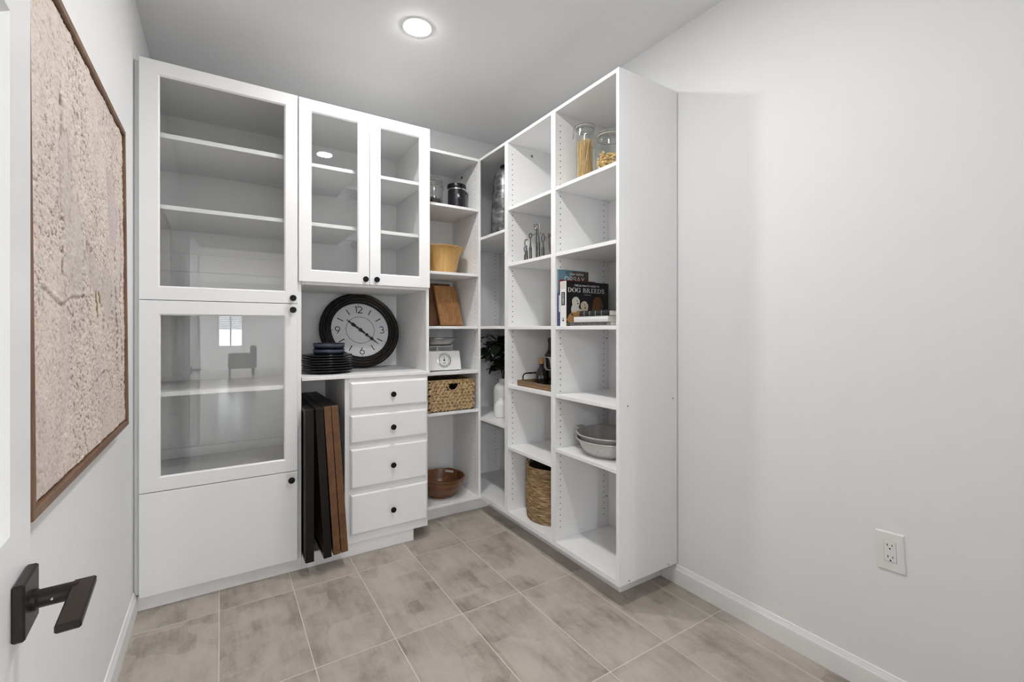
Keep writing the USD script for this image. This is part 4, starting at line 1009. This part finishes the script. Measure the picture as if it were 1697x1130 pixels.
def leaf(base, direc, up, L, W, curl):
    """A pointed leaf with a folded midrib, curved along its length."""
    d = np.array(direc, float); d /= np.linalg.norm(d)
    s = np.cross(d, up); s /= np.linalg.norm(s)
    n_ = np.cross(s, d)
    vs_, fs = [], []
    rows_ = 9
    for i in range(rows_):
        t = i / (rows_ - 1)
        w = W * (math.sin(PI * min(1, t ** 0.8)) ** 0.8) * 0.5 + 0.0006
        c = np.array(base) + d * (L * t) - n_ * (curl * L * t * t)
        for q in (-1, -0.5, 0, 0.5, 1):
            vs_.append(c + s * (w * q) + n_ * (abs(q) * w * 0.30 + 0.004 * math.sin(9 * t + q)))
    for i in range(rows_ - 1):
        for q in range(4):
            a = i * 5 + q
            fs.append((a, a + 1, a + 6, a + 5))
    v_ = np.array(vs_)
    th = np.vstack([v_, v_ - n_ * 0.0006])
    f_ = fs + [tuple(np.array(x)[::-1] + len(v_)) for x in fs]
    return th, np.array(f_)


rng = random.Random(21)
stems = [(-0.060, 0.030, 0.52), (-0.075, 0.090, 0.50), (-0.030, 0.110, 0.53), (0.020, 0.060, 0.52), (-0.010, -0.010, 0.53), (-0.065, -0.030, 0.50), (0.035, 0.000, 0.47)]
for si, (dx, dy, hh) in enumerate(stems):
    pts = []
    q0 = 2 * PI * si / len(stems)
    for k in range(9):
        t = k / 8
        pts.append(np.array([1.757 + 0.016 * math.cos(q0) * (1 - t) + dx * t ** 2.8 * 1.7, 2.850 + 0.016 * math.sin(q0) * (1 - t) + dy * t ** 2.8 * 1.7, 0.70 + hh * t]))
    st = pl_.part('stem', tube(pts, [0.0034 - 0.0018 * k / 8 for k in range(9)], 7), 'stem_brown')
    n_l = 0
    for k in range(40):
        t = 0.50 + 0.50 * (k % 13) / 12
        p_ = np.array([np.interp(t * 8, range(9), [q[i] for q in pts]) for i in range(3)])
        az = k * 2.4 + si
        dd = np.array([math.cos(az), math.sin(az), 0.35 - 1.1 * rng.random()])
        e = p_ + dd / np.linalg.norm(dd) * 0.010
        L_ = rng.uniform(0.085, 0.125)
        tip = e + dd / np.linalg.norm(dd) * L_
        if max(tip[2], e[2]) > 1.262 or min(tip[2], e[2]) < 0.955 or not (1.548 < tip[0] < 1.885) or not (2.50 < tip[1] < 3.15) or n_l >= 11: continue
        n_l += 1
        pl_.part('leaf', leaf(e, dd, (0, 0, 1.0), L_, L_ * rng.uniform(0.55, 0.7), rng.uniform(0.1, 0.35)), 'leaf', parent=st, smooth=40)

# ================================================================== middle unit B: bar tools and ice bucket
TXc, TYc, TZ = 1.610, 2.250, 1.6834
std = Thing('bar_tool_stand', 'polished steel bar-tool stand with a crown-shaped top', 'tool stand', (TXc, TYc, TZ))
std.part('stand_base', lathe([(0, 0), (0.050, 0), (0.052, 0.004), (0.048, 0.009), (0.012, 0.012), (0, 0.012)], 40, (TXc, TYc, TZ)), 'steel_dark')
std.part('stand_post', lathe([(0, 0.012), (0.0045, 0.012), (0.0040, 0.19), (0, 0.19)], 16, (TXc, TYc, TZ)), 'steel_dark')
crown = [(TXc + (0.012 + 0.004 * (k % 2)) * math.cos(PI * k / 5), TYc + (0.012 + 0.004 * (k % 2)) * math.sin(PI * k / 5), TZ + 0.212 + (0.012 if k % 2 else 0)) for k in range(10)]
cr_ = std.part('crown', tube(crown, 0.0028, 6, True), 'steel_satin')
std.part('crown_ring', tube([(TXc + 0.012 * math.cos(q), TYc + 0.012 * math.sin(q), TZ + 0.196) for q in np.arange(20) * 2 * PI / 20], 0.004, 8, True), 'steel_satin', parent=cr_)
for k in range(5):
    q = 2 * PI * k / 5
    std.part('crown_prong', tube([(TXc + 0.012 * math.cos(q), TYc + 0.012 * math.sin(q), TZ + 0.196), (TXc + 0.015 * math.cos(q), TYc + 0.015 * math.sin(q), TZ + 0.224)], 0.0022, 6), 'steel_satin', parent=cr_)
std.part('hook_bar', tube([(TXc + 0.002, TYc - 0.045, TZ + 0.165), (TXc, TYc, TZ + 0.169), (TXc - 0.002, TYc + 0.045, TZ + 0.165)], 0.0026, 8), 'steel_dark')


def tool(name, label, dx, dy, z0, h, head, tilt=0.0):
    """A bar tool standing round the stand: a flared steel handle below and a head above."""
    x, y = TXc + dx, TYc + dy
    t = Thing(name, label, 'bar tool', (x, y, z0), 'steel bar tools round the stand')
    t.part('handle', lathe([(0, 0), (0.0085, 0), (0.0095, 0.004), (0.0088, h * 0.42), (0.0055, h * 0.50), (0.0045, h * 0.62), (0.0030, h * 0.66), (0, h * 0.66)], 20, (x, y, z0)), 'steel_dark')
    head(t, x, y, z0 + h * 0.62, h * 0.38)
    return t


def loop_head(t, x, y, z, h):
    t.part('loop', tube([(x, y + 0.014 * math.sin(q), z + h * 0.55 - h * 0.45 * math.cos(q)) for q in np.arange(18) * 2 * PI / 18], 0.0030, 8, True), 'steel_dark')


def opener_head(t, x, y, z, h):
    a = [(x, y + 0.018 * math.cos(q), z + h * 0.5 + h * 0.4 * math.sin(q)) for q in np.linspace(-1.9, 2.4, 16)]
    t.part('opener_claw', tube(a, [0.0034 + 0.0012 * math.sin(PI * k / 15) for k in range(16)], 8), 'steel_satin')


def spoon_head(t, x, y, z, h):
    s = trimesh.creation.icosphere(2, 1.0); s.apply_scale([0.005, 0.0155, h * 0.52]); s.apply_translation([x, y, z + h * 0.5])
    t.part('blade', s, 'steel_satin')


def screw_head(t, x, y, z, h):
    t.part('ring', tube([(x, y + 0.0135 * math.cos(q), z + h * 0.68 + 0.0135 * math.sin(q)) for q in np.arange(18) * 2 * PI / 18], 0.0034, 8, True), 'steel_dark')
    t.part('shank', tube([(x, y, z), (x, y, z + h * 0.50)], 0.0042, 8), 'steel_dark')


tool('bar_knife', 'small steel loop-ended bar tool, lowest and farthest left round the stand', -0.036, 0.066, TZ + 0.0003, 0.098, loop_head)
tool('bottle_opener', 'steel bottle opener with a curled claw head, left of the stand post', -0.060, 0.020, TZ + 0.0003, 0.135, opener_head)
tool('corkscrew', 'steel corkscrew with a ring head, in front of the stand post', -0.058, -0.020, TZ + 0.0003, 0.165, screw_head)
tool('bar_strainer', 'tall steel bar blade with a rounded flat top, tallest right of the crown', -0.030, -0.066, TZ + 0.0003, 0.212, spoon_head)
tool('bar_spoon', 'short steel pick between the tall blade and the ice bucket', -0.014, -0.086, TZ + 0.0003, 0.150, loop_head)
IX, IY = 1.640, 2.066
ib = Thing('ice_bucket', 'small polished steel ice bucket behind the divider, beside the bar tools', 'ice bucket', (IX, IY, TZ))
ib.part('bucket_body', lathe([(0, 0.0), (0.042, 0.0), (0.050, 0.006), (0.061, 0.045), (0.066, 0.100), (0.0665, 0.128), (0.0690, 0.130), (0.0690, 0.133), (0.0640, 0.132), (0.0630, 0.100), (0.058, 0.047), (0.046, 0.010), (0, 0.006)], 56, (IX, IY, TZ + 0.0002)), 'steel')
ib.part('rim_band', lathe([(0.0665, 0.112), (0.0680, 0.112), (0.0680, 0.128), (0.0665, 0.128)], 56, (IX, IY, TZ), closed=True), 'book_brown', 'brownish band under the rim')
for q in (2.2, 2.2 + PI):
    ib.part('handle', tube([(IX + 0.067 * math.cos(q - 0.3), IY + 0.067 * math.sin(q - 0.3), TZ + 0.12), (IX + 0.082 * math.cos(q - 0.15), IY + 0.082 * math.sin(q - 0.15), TZ + 0.13), (IX + 0.082 * math.cos(q + 0.15), IY + 0.082 * math.sin(q + 0.15), TZ + 0.13), (IX + 0.067 * math.cos(q + 0.3), IY + 0.067 * math.sin(q + 0.3), TZ + 0.12)], 0.003, 8), 'steel_satin')

# ---- tray with bottles
QX0, QX1, QY0, QY1, QZ = 1.552, 1.800, 2.010, 2.388, 0.9234
tr = Thing('serving_tray', 'brown wooden serving tray with black loop handles', 'tray', ((QX0 + QX1) / 2, (QY0 + QY1) / 2, QZ))
so_ = Polygon([(QX0, QY0), (QX1, QY0), (QX1, QY1), (QX0, QY1)]).buffer(-0.02).buffer(0.02, quad_segs=6)
outer = mani(trimesh.util.concatenate(slab(so_, 0.032))).translate((0, 0, QZ))
inner = mani(trimesh.util.concatenate(slab(so_.buffer(-0.013), 0.05))).translate((0, 0, QZ + 0.010))
tr.part('tray_body', outer - inner, 'tray_wood', smooth=30)
tr.part('base_edge', [moved(x, None, (0, 0, QZ + 0.009)) for x in slab(so_.buffer(0.0012).difference(so_.buffer(-0.002)), 0.003)], 'board_wood', 'lighter edge line')
for yy in (QY1 - 0.0065, QY0 + 0.0065):
    tr.part('handle', tube([(1.600, yy, QZ + 0.031), (1.601, yy, QZ + 0.055), (1.609, yy, QZ + 0.066), (1.625, yy, QZ + 0.071), (1.727, yy, QZ + 0.071), (1.743, yy, QZ + 0.066), (1.751, yy, QZ + 0.055), (1.752, yy, QZ + 0.031)], 0.0042, 10), 'lid_black', 'black metal loop handle')
ZB_ = QZ + 0.0103
b1 = Thing('corked_bottle', 'small round dark bottle with a cork stopper, on the tray', 'bottle', (1.662, 2.268, ZB_))
b1.part('bottle_body', lathe([(0, 0.0), (0.026, 0.0), (0.032, 0.006), (0.0345, 0.026), (0.0335, 0.060), (0.030, 0.080), (0.020, 0.096), (0.0125, 0.104), (0.0118, 0.118), (0.0140, 0.119), (0.0140, 0.125), (0, 0.125)], 40, (1.662, 2.268, ZB_)), 'bottle_dark')
b1.part('cork_stopper', lathe([(0, 0.1252), (0.0130, 0.1252), (0.0150, 0.128), (0.0150, 0.160), (0.0135, 0.163), (0, 0.163)], 28, (1.662, 2.268, ZB_)), 'cork', 'tan cork stopper')
b1.part('label', on_cylinder(moved(slab(Polygon([(-0.014, 0), (0.014, 0), (0.014, 0.020), (-0.014, 0.020)]).difference(Polygon([(-0.0125, 0.0015), (0.0125, 0.0015), (0.0125, 0.0185), (-0.0125, 0.0185)])).union(union_all([LineString([(-0.010, h_), (0.010, h_)]).buffer(0.0011) for h_ in (0.006, 0.010, 0.0145)])), 0.0006), None, (0, ZB_ + 0.036, 0)), 1.662, 2.268, 0.0345, 228), 'print_grey', 'faint printed label')
b2 = Thing('oil_bottle', 'tall dark glass bottle with a cream label, on the tray behind the corked one', 'bottle', (1.733, 2.272, ZB_))
b2.part('bottle_body', lathe([(0, 0.0), (0.033, 0.0), (0.036, 0.004), (0.0365, 0.160), (0.034, 0.180), (0.022, 0.202), (0.0155, 0.214), (0.0140, 0.258), (0.0165, 0.259), (0.0165, 0.282), (0.015, 0.285), (0, 0.285)], 40, (1.733, 2.272, ZB_)), 'bottle_dark')
lv = [(-0.024 + 0.048 * k / 12, 0) for k in range(13)]
lab = Polygon([(a, 0.085) for a, _ in lv] + [(a, 0.168) for a, _ in lv[::-1]])
bl = b2.part('label', on_cylinder(moved(slab(lab, 0.0005), None, (0, ZB_, 0)), 1.733, 2.272, 0.0366, 205), 'label_cream', 'cream paper label')
squig = strokes([[(0.004 * math.sin(k * 1.3) - 0.002, 0.092 + 0.0042 * k) for k in range(17)], [(0.008 + 0.003 * math.sin(k * 1.7), 0.095 + 0.0042 * k) for k in range(15)]], 0.0022)
b2.part('label_script', on_cylinder(moved(slab(squig, 0.0003), None, (0, ZB_, 0)), 1.733, 2.272, 0.0372, 205), 'print_black', 'dark handwritten-looking script', parent=bl)

# ---- round rope basket at the bottom
OX, OY, OZ, OR, OH = 1.722, 2.222, 0.1304, 0.1685, 0.318
rb = Thing('rope_basket', 'tall round coiled seagrass basket standing on the bottom board', 'basket', (OX, OY, OZ))
coils = 27
prof = [(0, 0.004), (OR * 0.9, 0.0), (OR * 0.93, 0.0)]
for k in range(coils):
    zc = OH * (k + 0.5) / coils
    for q in (-0.5, -0.25, 0, 0.25):
        prof.append((OR * (0.955 + 0.045 * min(1, zc / (OH * 0.25))) + 0.0046 * math.cos(q * 2 * PI), zc + q * OH / coils))
prof += [(OR - 0.002, OH + 0.002), (OR - 0.010, OH), (OR - 0.012, OH - 0.02), (OR - 0.014, 0.02), (0, 0.016)]
v, f = lathe(prof, 128, (0, 0, 0))
rr = np.hypot(v[:, 0], v[:, 1]); th = np.arctan2(v[:, 1], v[:, 0])
outm = (rr > OR * 0.93)
nz_ = meshkit.fbm(np.stack([np.cos(th) * 22 + v[:, 2] * 3, np.sin(th) * 22, v[:, 2] * 85], -1), 3, 9) - 0.5
kk = 1 + np.where(outm, 0.018 * nz_, 0)
v[:, 0] *= kk; v[:, 1] *= kk
v[:, 2] += np.where(v[:, 2] > OH * 0.3, 0.004 * np.sin(2 * th + 0.7) * v[:, 2] / OH, 0)
v += np.array([OX, OY, OZ])
rb.part('basket_body', (v, f), 'seagrass_rope', 'coiled seagrass rope', smooth=True)
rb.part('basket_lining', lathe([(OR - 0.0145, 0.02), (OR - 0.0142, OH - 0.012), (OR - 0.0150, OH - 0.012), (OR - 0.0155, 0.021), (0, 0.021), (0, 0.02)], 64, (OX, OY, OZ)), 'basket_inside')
qh = 2.6
rb.part('handle', tube([(OX + (OR - 0.004) * math.cos(qh + a_), OY + (OR - 0.004) * math.sin(qh + a_), OZ + OH + z_) for a_, z_ in ((-0.26, -0.012), (-0.22, 0.010), (-0.1, 0.022), (0.1, 0.022), (0.22, 0.010), (0.26, -0.012))], 0.0065, 8), 'seagrass_rope')

# ================================================================== near unit A: pasta jars, books, basins
glass_jar('tall clamp-lid glass jar full of spaghetti', 1.628, 1.832, 2.0384, 0.0495, 0.328, 0.046, 158, lid=0.030)
rng = random.Random(8)
sp_ = []
for k in range(150):
    a0, r0 = rng.random() * 2 * PI, 0.041 * math.sqrt(rng.random())
    tw = rng.uniform(-0.55, 0.75) + 0.5
    zt = 0.222 + rng.uniform(0, 0.018)
    p0 = np.array([r0 * math.cos(a0), r0 * math.sin(a0), 0.0095]); p1 = np.array([r0 * math.cos(a0 + tw), r0 * math.sin(a0 + tw), zt])
    if k % 3 == 0: p1[:2] = p1[:2] * 0.6 + np.array([0.012, -0.010])
    sp_.append(tube([p0 + (1.628, 1.832, 2.0384), p1 + (1.628, 1.832, 2.0384)], 0.00115, 5))
solo('spaghetti', sp_, 'spaghetti_yellow', 'dry golden spaghetti standing in the tall jar', 'pasta', None, 'stuff')
glass_jar('wide clamp-lid glass jar of penne, against the end panel', 1.672, 1.688, 2.0384, 0.0790, 0.243, 0.066, 150, lid=0.034)
pn = []
for k in range(230):
    a0, r0 = rng.random() * 2 * PI, 0.058 * math.sqrt(rng.random())
    zc = 0.016 + 0.100 * (k / 230) + rng.uniform(0, 0.010)
    d_ = np.array([rng.gauss(0, 1), rng.gauss(0, 1), rng.gauss(0, 0.35)]); d_ /= np.linalg.norm(d_)
    c_ = np.array([r0 * math.cos(a0), r0 * math.sin(a0), zc])
    e0, e1 = c_ - d_ * 0.017, c_ + d_ * 0.017
    for e in (e0, e1):
        rr_ = math.hypot(e[0], e[1])
        if rr_ > 0.069: e[:2] *= 0.069 / rr_
        e[2] = min(max(e[2], 0.0135), 0.127)
    pn.append(tube([e0 + (1.672, 1.688, 2.0384), e1 + (1.672, 1.688, 2.0384)], 0.0052, 8))
solo('penne_pasta', pn, 'penne_yellow', 'pale dry penne filling half of the wide jar', 'pasta', None, 'stuff')

ZS = 1.2894


def upright_book(label, y0, y1, x0, x1, h, cover, spine=None):
    """A book standing with its spine to the aisle: front cover at y0 (towards the camera), spine at x0."""
    t = Thing('book', label, 'book', ((x0 + x1) / 2, (y0 + y1) / 2, ZS))
    c = 0.0022
    fc = t.part('front_cover', box(x0 + 0.001, x1, y0, y0 + c, ZS, ZS + h, 0.0004), cover)
    t.part('back_cover', box(x0 + 0.001, x1, y1 - c, y1, ZS, ZS + h, 0.0004), cover)
    sp = t.part('spine', box(x0, x0 + 0.0022, y0 + 0.0003, y1 - 0.0003, ZS, ZS + h, 0.0006), spine or cover)
    t.part('pages', box(x0 + 0.0024, x1 - 0.003, y0 + c + 0.0001, y1 - c - 0.0001, ZS + 0.003, ZS + h - 0.003, 0), 'paper_pages', smooth=False)
    return t, fc, sp


cov = lambda m_, x, z, y: moved(m_, [[1, 0, 0], [0, 0, 1], [0, -1, 0]], (x, y, z))     # flat print on a cover facing the camera
spn = lambda m_, y, z, x: moved(m_, [[0, -1, 0], [0, 0, 1], [-1, 0, 0]], (x, y, z))    # flat print on a spine facing the aisle
rectp = lambda a0, a1, b0, b1: Polygon([(a0, b0), (a1, b0), (a1, b1), (a0, b1)])

# -- teal museum guide
t1, fc1, sp1 = upright_book('tall teal and navy museum guide, titled Orsay, at the back of the books', 1.9315, 1.9430, 1.528, 1.742, 0.305, 'book_teal')
t1.part('spine_band', spn(slab(rectp(-0.0110, -0.0005, 0, 0.178), 0.0004), 1.9318, ZS + 0.0005, 1.5281), 'book_navy', 'navy lower half of the spine', parent=sp1)
t1.part('cover_picture', cov(slab(rectp(0.095, 0.212, 0.06, 0.300), 0.0004), 1.529, ZS, 1.9315), 'book_brown', 'dark painting detail printed on the cover', parent=fc1)
t1.part('title_lettering', cov(fit_text('your visit to', 0.100, 0.014, 0.0004, True), 1.604, ZS + 0.2790, 1.9310), 'print_white', parent=fc1)
t1.part('title_lettering', cov(fit_text('ORSAY', 0.142, 0.030, 0.0004), 1.570, ZS + 0.2405, 1.9310), 'print_white', parent=fc1)
# -- red book
t2, fc2, sp2 = upright_book('red and navy book with white lettering, between the Orsay guide and the dog book', 1.9215, 1.9312, 1.530, 1.784, 0.2495, 'book_red')
frag = union_all([Polygon([(0.034 * k, 0), (0.034 * k + 0.012, 0), (0.034 * k + 0.010, 0.0055), (0.034 * k + 0.003, 0.0055)]) for k in range(7)])
t2.part('title_fragment', cov(slab(frag, 0.0004), 1.566, ZS + 0.2395, 1.9215), 'print_white', 'tops of white letters half hidden', parent=fc2)
t2.part('spine_band', spn(slab(rectp(-0.0094, -0.0003, 0, 0.190), 0.0004), 1.9217, ZS + 0.0005, 1.5301), 'book_navy', 'navy lower part of the spine', parent=sp2)
t2.part('spine_panel', spn(slab(rectp(-0.0088, -0.0008, 0.075, 0.165), 0.0004), 1.9217, ZS + 0.0005, 1.5297), 'print_white', 'white panel on the spine', parent=sp2)
# -- dog breeds book
t3, fc3, sp3 = upright_book('large black book titled The Ultimate Guide to Dog Breeds with puppies on its cover', 1.8690, 1.9212, 1.530, 1.836, 0.238, 'book_black', 'book_white')


def serif(ch, wd):
    """Bold roman capitals on a unit height as a shapely shape."""
    st = lambda x, w=0.17: rectp(x, x + w, 0, 1)
    sf = lambda x0, x1, top=True, bot=True: ([rectp(x0, x1, 0.94, 1)] if top else []) + ([rectp(x0, x1, 0, 0.06)] if bot else [])
    ell = lambda cx, cy, rx, ry: affinity.scale(Point(cx, cy).buffer(1, quad_segs=10), rx, ry, origin=(cx, cy))
    if ch == 'D':
        return union_all([st(0.08)] + sf(0, 0.4) + [(ell(0.36, 0.5, 0.44, 0.5).difference(ell(0.34, 0.5, 0.27, 0.44))).intersection(rectp(0.3, 1, 0, 1))])
    if ch == 'O':
        return ell(0.42, 0.5, 0.42, 0.51).difference(ell(0.42, 0.5, 0.25, 0.46))
    if ch == 'G':
        o = ell(0.42, 0.5, 0.42, 0.51).difference(ell(0.44, 0.5, 0.27, 0.46)).difference(rectp(0.5, 1, 0.40, 0.68))
        return union_all([o, rectp(0.62, 0.79, 0.05, 0.40), rectp(0.50, 0.86, 0.37, 0.43), rectp(0.72, 0.78, 0.66, 0.95)])
    if ch in 'BR':
        up_ = ell(0.33, 0.74, 0.30, 0.26).difference(ell(0.31, 0.74, 0.14, 0.20)).intersection(rectp(0.25, 1, 0.4, 1.01))
        if ch == 'B':
            lo = ell(0.35, 0.26, 0.35, 0.27).difference(ell(0.33, 0.26, 0.18, 0.21)).intersection(rectp(0.25, 1, -0.02, 0.6))
            return union_all([st(0.08), up_, lo] + sf(0, 0.34) + [rectp(0.2, 0.36, 0.47, 0.53)])
        return union_all([st(0.08), up_, rectp(0.2, 0.36, 0.47, 0.53), Polygon([(0.34, 0.5), (0.52, 0.5), (0.80, 0.0), (0.60, 0.0)]), rectp(0.56, 0.88, 0, 0.06)] + sf(0, 0.32))
    if ch == 'E':
        return union_all([st(0.08)] + sf(0, 0.60) + [rectp(0.2, 0.46, 0.47, 0.53), rectp(0.54, 0.60, 0.76, 1), rectp(0.58, 0.64, 0, 0.26), rectp(0.42, 0.46, 0.38, 0.62)])
    if ch == 'S':
        l = arc(0.34, 0.74, 0.24, 0.21, 20, 270, 14) + arc(0.34, 0.27, 0.26, 0.22, 90, -160, 14)
        return union_all([LineString(l).buffer(0.075), rectp(0.54, 0.60, 0.70, 0.96), rectp(0.06, 0.12, 0.04, 0.32)])


def serif_word(w_, width, h):
    x, gs = 0.0, []
    for ch in w_:
        if ch == ' ': x += 0.42; continue
        g = serif(ch, 1); gs.append(affinity.translate(g, x, 0)); x += g.bounds[2] + 0.10
    s = union_all(gs)
    return slab(affinity.scale(s, width / s.bounds[2], h, origin=(0, 0)), 0.0004)


t3.part('title_lettering', cov(serif_word('DOG BREEDS', 0.262, 0.024), 1.541, ZS + 0.180, 1.8690), 'print_white', parent=fc3)
t3.part('title_lettering', cov(fit_text('THE ULTIMATE GUIDE TO', 0.178, 0.0088, 0.0004, True), 1.586, ZS + 0.2125, 1.8690), 'print_white', parent=fc3)
t3.part('author_line', cov(slab(rectp(0, 0.048, 0, 0.0035), 0.0003), 1.657, ZS + 0.166, 1.8690), 'print_grey', parent=fc3)
E2 = lambda cx, cy, rx, ry, a=0: affinity.rotate(affinity.scale(Point(cx, cy).buffer(1, quad_segs=8), rx, ry, origin=(cx, cy)), a, origin=(cx, cy))
cx0 = 1.530


def pic(name, shp, m_, lift):
    t3.part(name, cov(slab(shp, 0.0003), cx0, ZS, 1.8690 - lift), m_, parent=fc3)


pic('printed_grass', union_all([rectp(0.002, 0.304, 0.002, 0.018), E2(0.10, 0.02, 0.09, 0.018)]), 'grass_print', 0.0001)
pic('printed_puppy', union_all([E2(0.066, 0.130, 0.026, 0.026), E2(0.050, 0.124, 0.010, 0.022, 12), E2(0.084, 0.122, 0.009, 0.020, -14), E2(0.062, 0.085, 0.028, 0.036, 10), E2(0.090, 0.076, 0.03, 0.016, -20)]), 'puppy_white', 0.0003)
pic('printed_puppy', union_all([E2(0.126, 0.110, 0.024, 0.025), E2(0.108, 0.104, 0.008, 0.020, 10), E2(0.145, 0.100, 0.008, 0.019, -12), E2(0.128, 0.074, 0.022, 0.020)]), 'puppy_cream', 0.0004)
pic('printed_puppy', union_all([E2(0.045, 0.045, 0.038, 0.026, 24), E2(0.082, 0.060, 0.020, 0.022), E2(0.02, 0.03, 0.018, 0.010, -20)]), 'puppy_tan', 0.0005)
pic('printed_dog', union_all([E2(0.222, 0.125, 0.034, 0.036, -15), E2(0.247, 0.112, 0.020, 0.014, -20), E2(0.204, 0.108, 0.020, 0.040, -12), E2(0.222, 0.070, 0.042, 0.038)]), 'dog_brown', 0.0003)
pic('printed_eyes', union_all([Point(0.074, 0.134).buffer(0.003), Point(0.128, 0.114).buffer(0.003), Point(0.132, 0.098).buffer(0.0045), Point(0.080, 0.120).buffer(0.004), Point(0.238, 0.132).buffer(0.003), E2(0.250, 0.104, 0.012, 0.003, 15), E2(0.040, 0.060, 0.008, 0.004, -30)]), 'print_black', 0.0008)
t3.part('spine_panel', spn(slab(rectp(-0.040, -0.010, 0.110, 0.180), 0.0004), 1.8690, ZS, 1.5300), 'book_charcoal', 'black title panel on the white spine', parent=sp3)
t3.part('spine_lettering', spn(moved(fit_text('DOG BREEDS', 0.060, 0.011, 0.0003, True), [[0, -1, 0], [1, 0, 0], [0, 0, 1]], (-0.031, 0.175, 0)), 1.8690, ZS, 1.5294), 'print_white', parent=sp3)
t3.part('publisher_mark', spn(slab(union_all([Point(-0.025, 0.030).buffer(0.006), LineString([(-0.036, 0.042), (-0.014, 0.042)]).buffer(0.0012)]), 0.0003), 1.8690, ZS, 1.5300), 'print_black', parent=sp3)
t3.part('spine_panel', spn(slab(rectp(-0.046, -0.006, 0.196, 0.232), 0.0003), 1.8690, ZS, 1.5300), 'label_cream', 'pale picture on the spine', parent=sp3)
# -- the small stack lying in front
def lying_book(label, y0, y1, x0, x1, z, h, cover, rnd=0.0):
    t = Thing('book', label, 'book', ((x0 + x1) / 2, (y0 + y1) / 2, z), 'books lying in front of the dog book')
    c = 0.0022
    t.part('front_cover', box(x0 + 0.002, x1, y0, y1, z + h - c, z + h, 0.0005), cover)
    t.part('back_cover', box(x0 + 0.002, x1, y0, y1, z, z + c, 0.0005), cover)
    n_ = 9
    arcp = [(x0 + 0.0045 - rnd * math.cos(PI * (k / (n_ - 1) - 0.5)), z + h * k / (n_ - 1)) for k in range(n_)]
    spp = t.part('spine', prism_y(arcp + [(x0 + 0.006, z + h), (x0 + 0.006, z)], y0, y1), cover, smooth=40)
    t.part('pages', box(x0 + 0.0062, x1 - 0.004, y0 + 0.003, y1 - 0.003, z + c + 0.0001, z + h - c - 0.0001, 0), 'paper_pages', smooth=False)
    return t, spp


l1, ls1 = lying_book('grey world records book lying lowest of the small stack', 1.548, 1.838, 1.528, 1.735, ZS, 0.0190, 'book_grey')
l1.part('spine_lettering', moved(fit_text('GUINNESS WORLD RECORDS 2008', 0.255, 0.0105, 0.0004, True), [[0, -1, 0], [0, 0, 1], [-1, 0, 0]], (1.5325, 1.828, ZS + 0.0042)), 'print_black', parent=ls1)
l2, ls2 = lying_book('plain white book lying between the grey book and the dark bound one', 1.562, 1.806, 1.527, 1.715, ZS + 0.0192, 0.0268, 'book_white', 0.003)
l3, ls3 = lying_book('dark leather-bound book with gilt bands on top of the lying stack', 1.560, 1.768, 1.532, 1.712, ZS + 0.0462, 0.0282, 'book_green_black', 0.003)
for q in (0.17, 0.36, 0.56, 0.76):
    yy = 1.768 - 0.208 * q
    arcp = [(1.532 + 0.0038 - 0.003 * math.cos(PI * (k / 8 - 0.5)), ZS + 0.0462 + 0.0282 * k / 8) for k in range(9)]
    l3.part('gilt_band', prism_y(arcp + [(1.536, ZS + 0.0744), (1.536, ZS + 0.0462)], yy - 0.0012, yy + 0.0012), 'gold_foil', parent=ls3)

# -- metal basins
MX, MY, MZ = 1.708, 1.714, 0.6314
bas = [(0, 0.0), (0.128, 0.0), (0.136, 0.003), (0.150, 0.020), (0.166, 0.050), (0.176, 0.070), (0.184, 0.0745), (0.1875, 0.078), (0.1865, 0.082), (0.181, 0.082), (0.172, 0.074), (0.161, 0.051), (0.146, 0.023), (0.132, 0.0065), (0, 0.004)]


def basin(label, x, y, z, q0):
    t = Thing('metal_basin', label, 'basin', (x, y, z), 'grey metal basins')
    t.part('basin_body', lathe(bas, 72, (x, y, z)), 'galvanised', smooth=40)
    for q in (q0, q0 + PI):
        t.part('handle', tube([(x + r_ * math.cos(q + a_), y + r_ * math.sin(q + a_), z + 0.079 + dz_) for a_, r_, dz_ in ((-0.20, 0.184, 0), (-0.17, 0.197, 0.003), (-0.08, 0.204, 0.006), (0.08, 0.204, 0.006), (0.17, 0.197, 0.003), (0.20, 0.184, 0))], 0.0052, 8), 'galvanised')
    return t


basin('grey metal basin, lower of the nested two, resting on the shelf', MX, MY, MZ, 1.80)
basin('grey metal basin, upper of the nested two', MX + 0.001, MY - 0.001, MZ + 0.0262, 1.86)
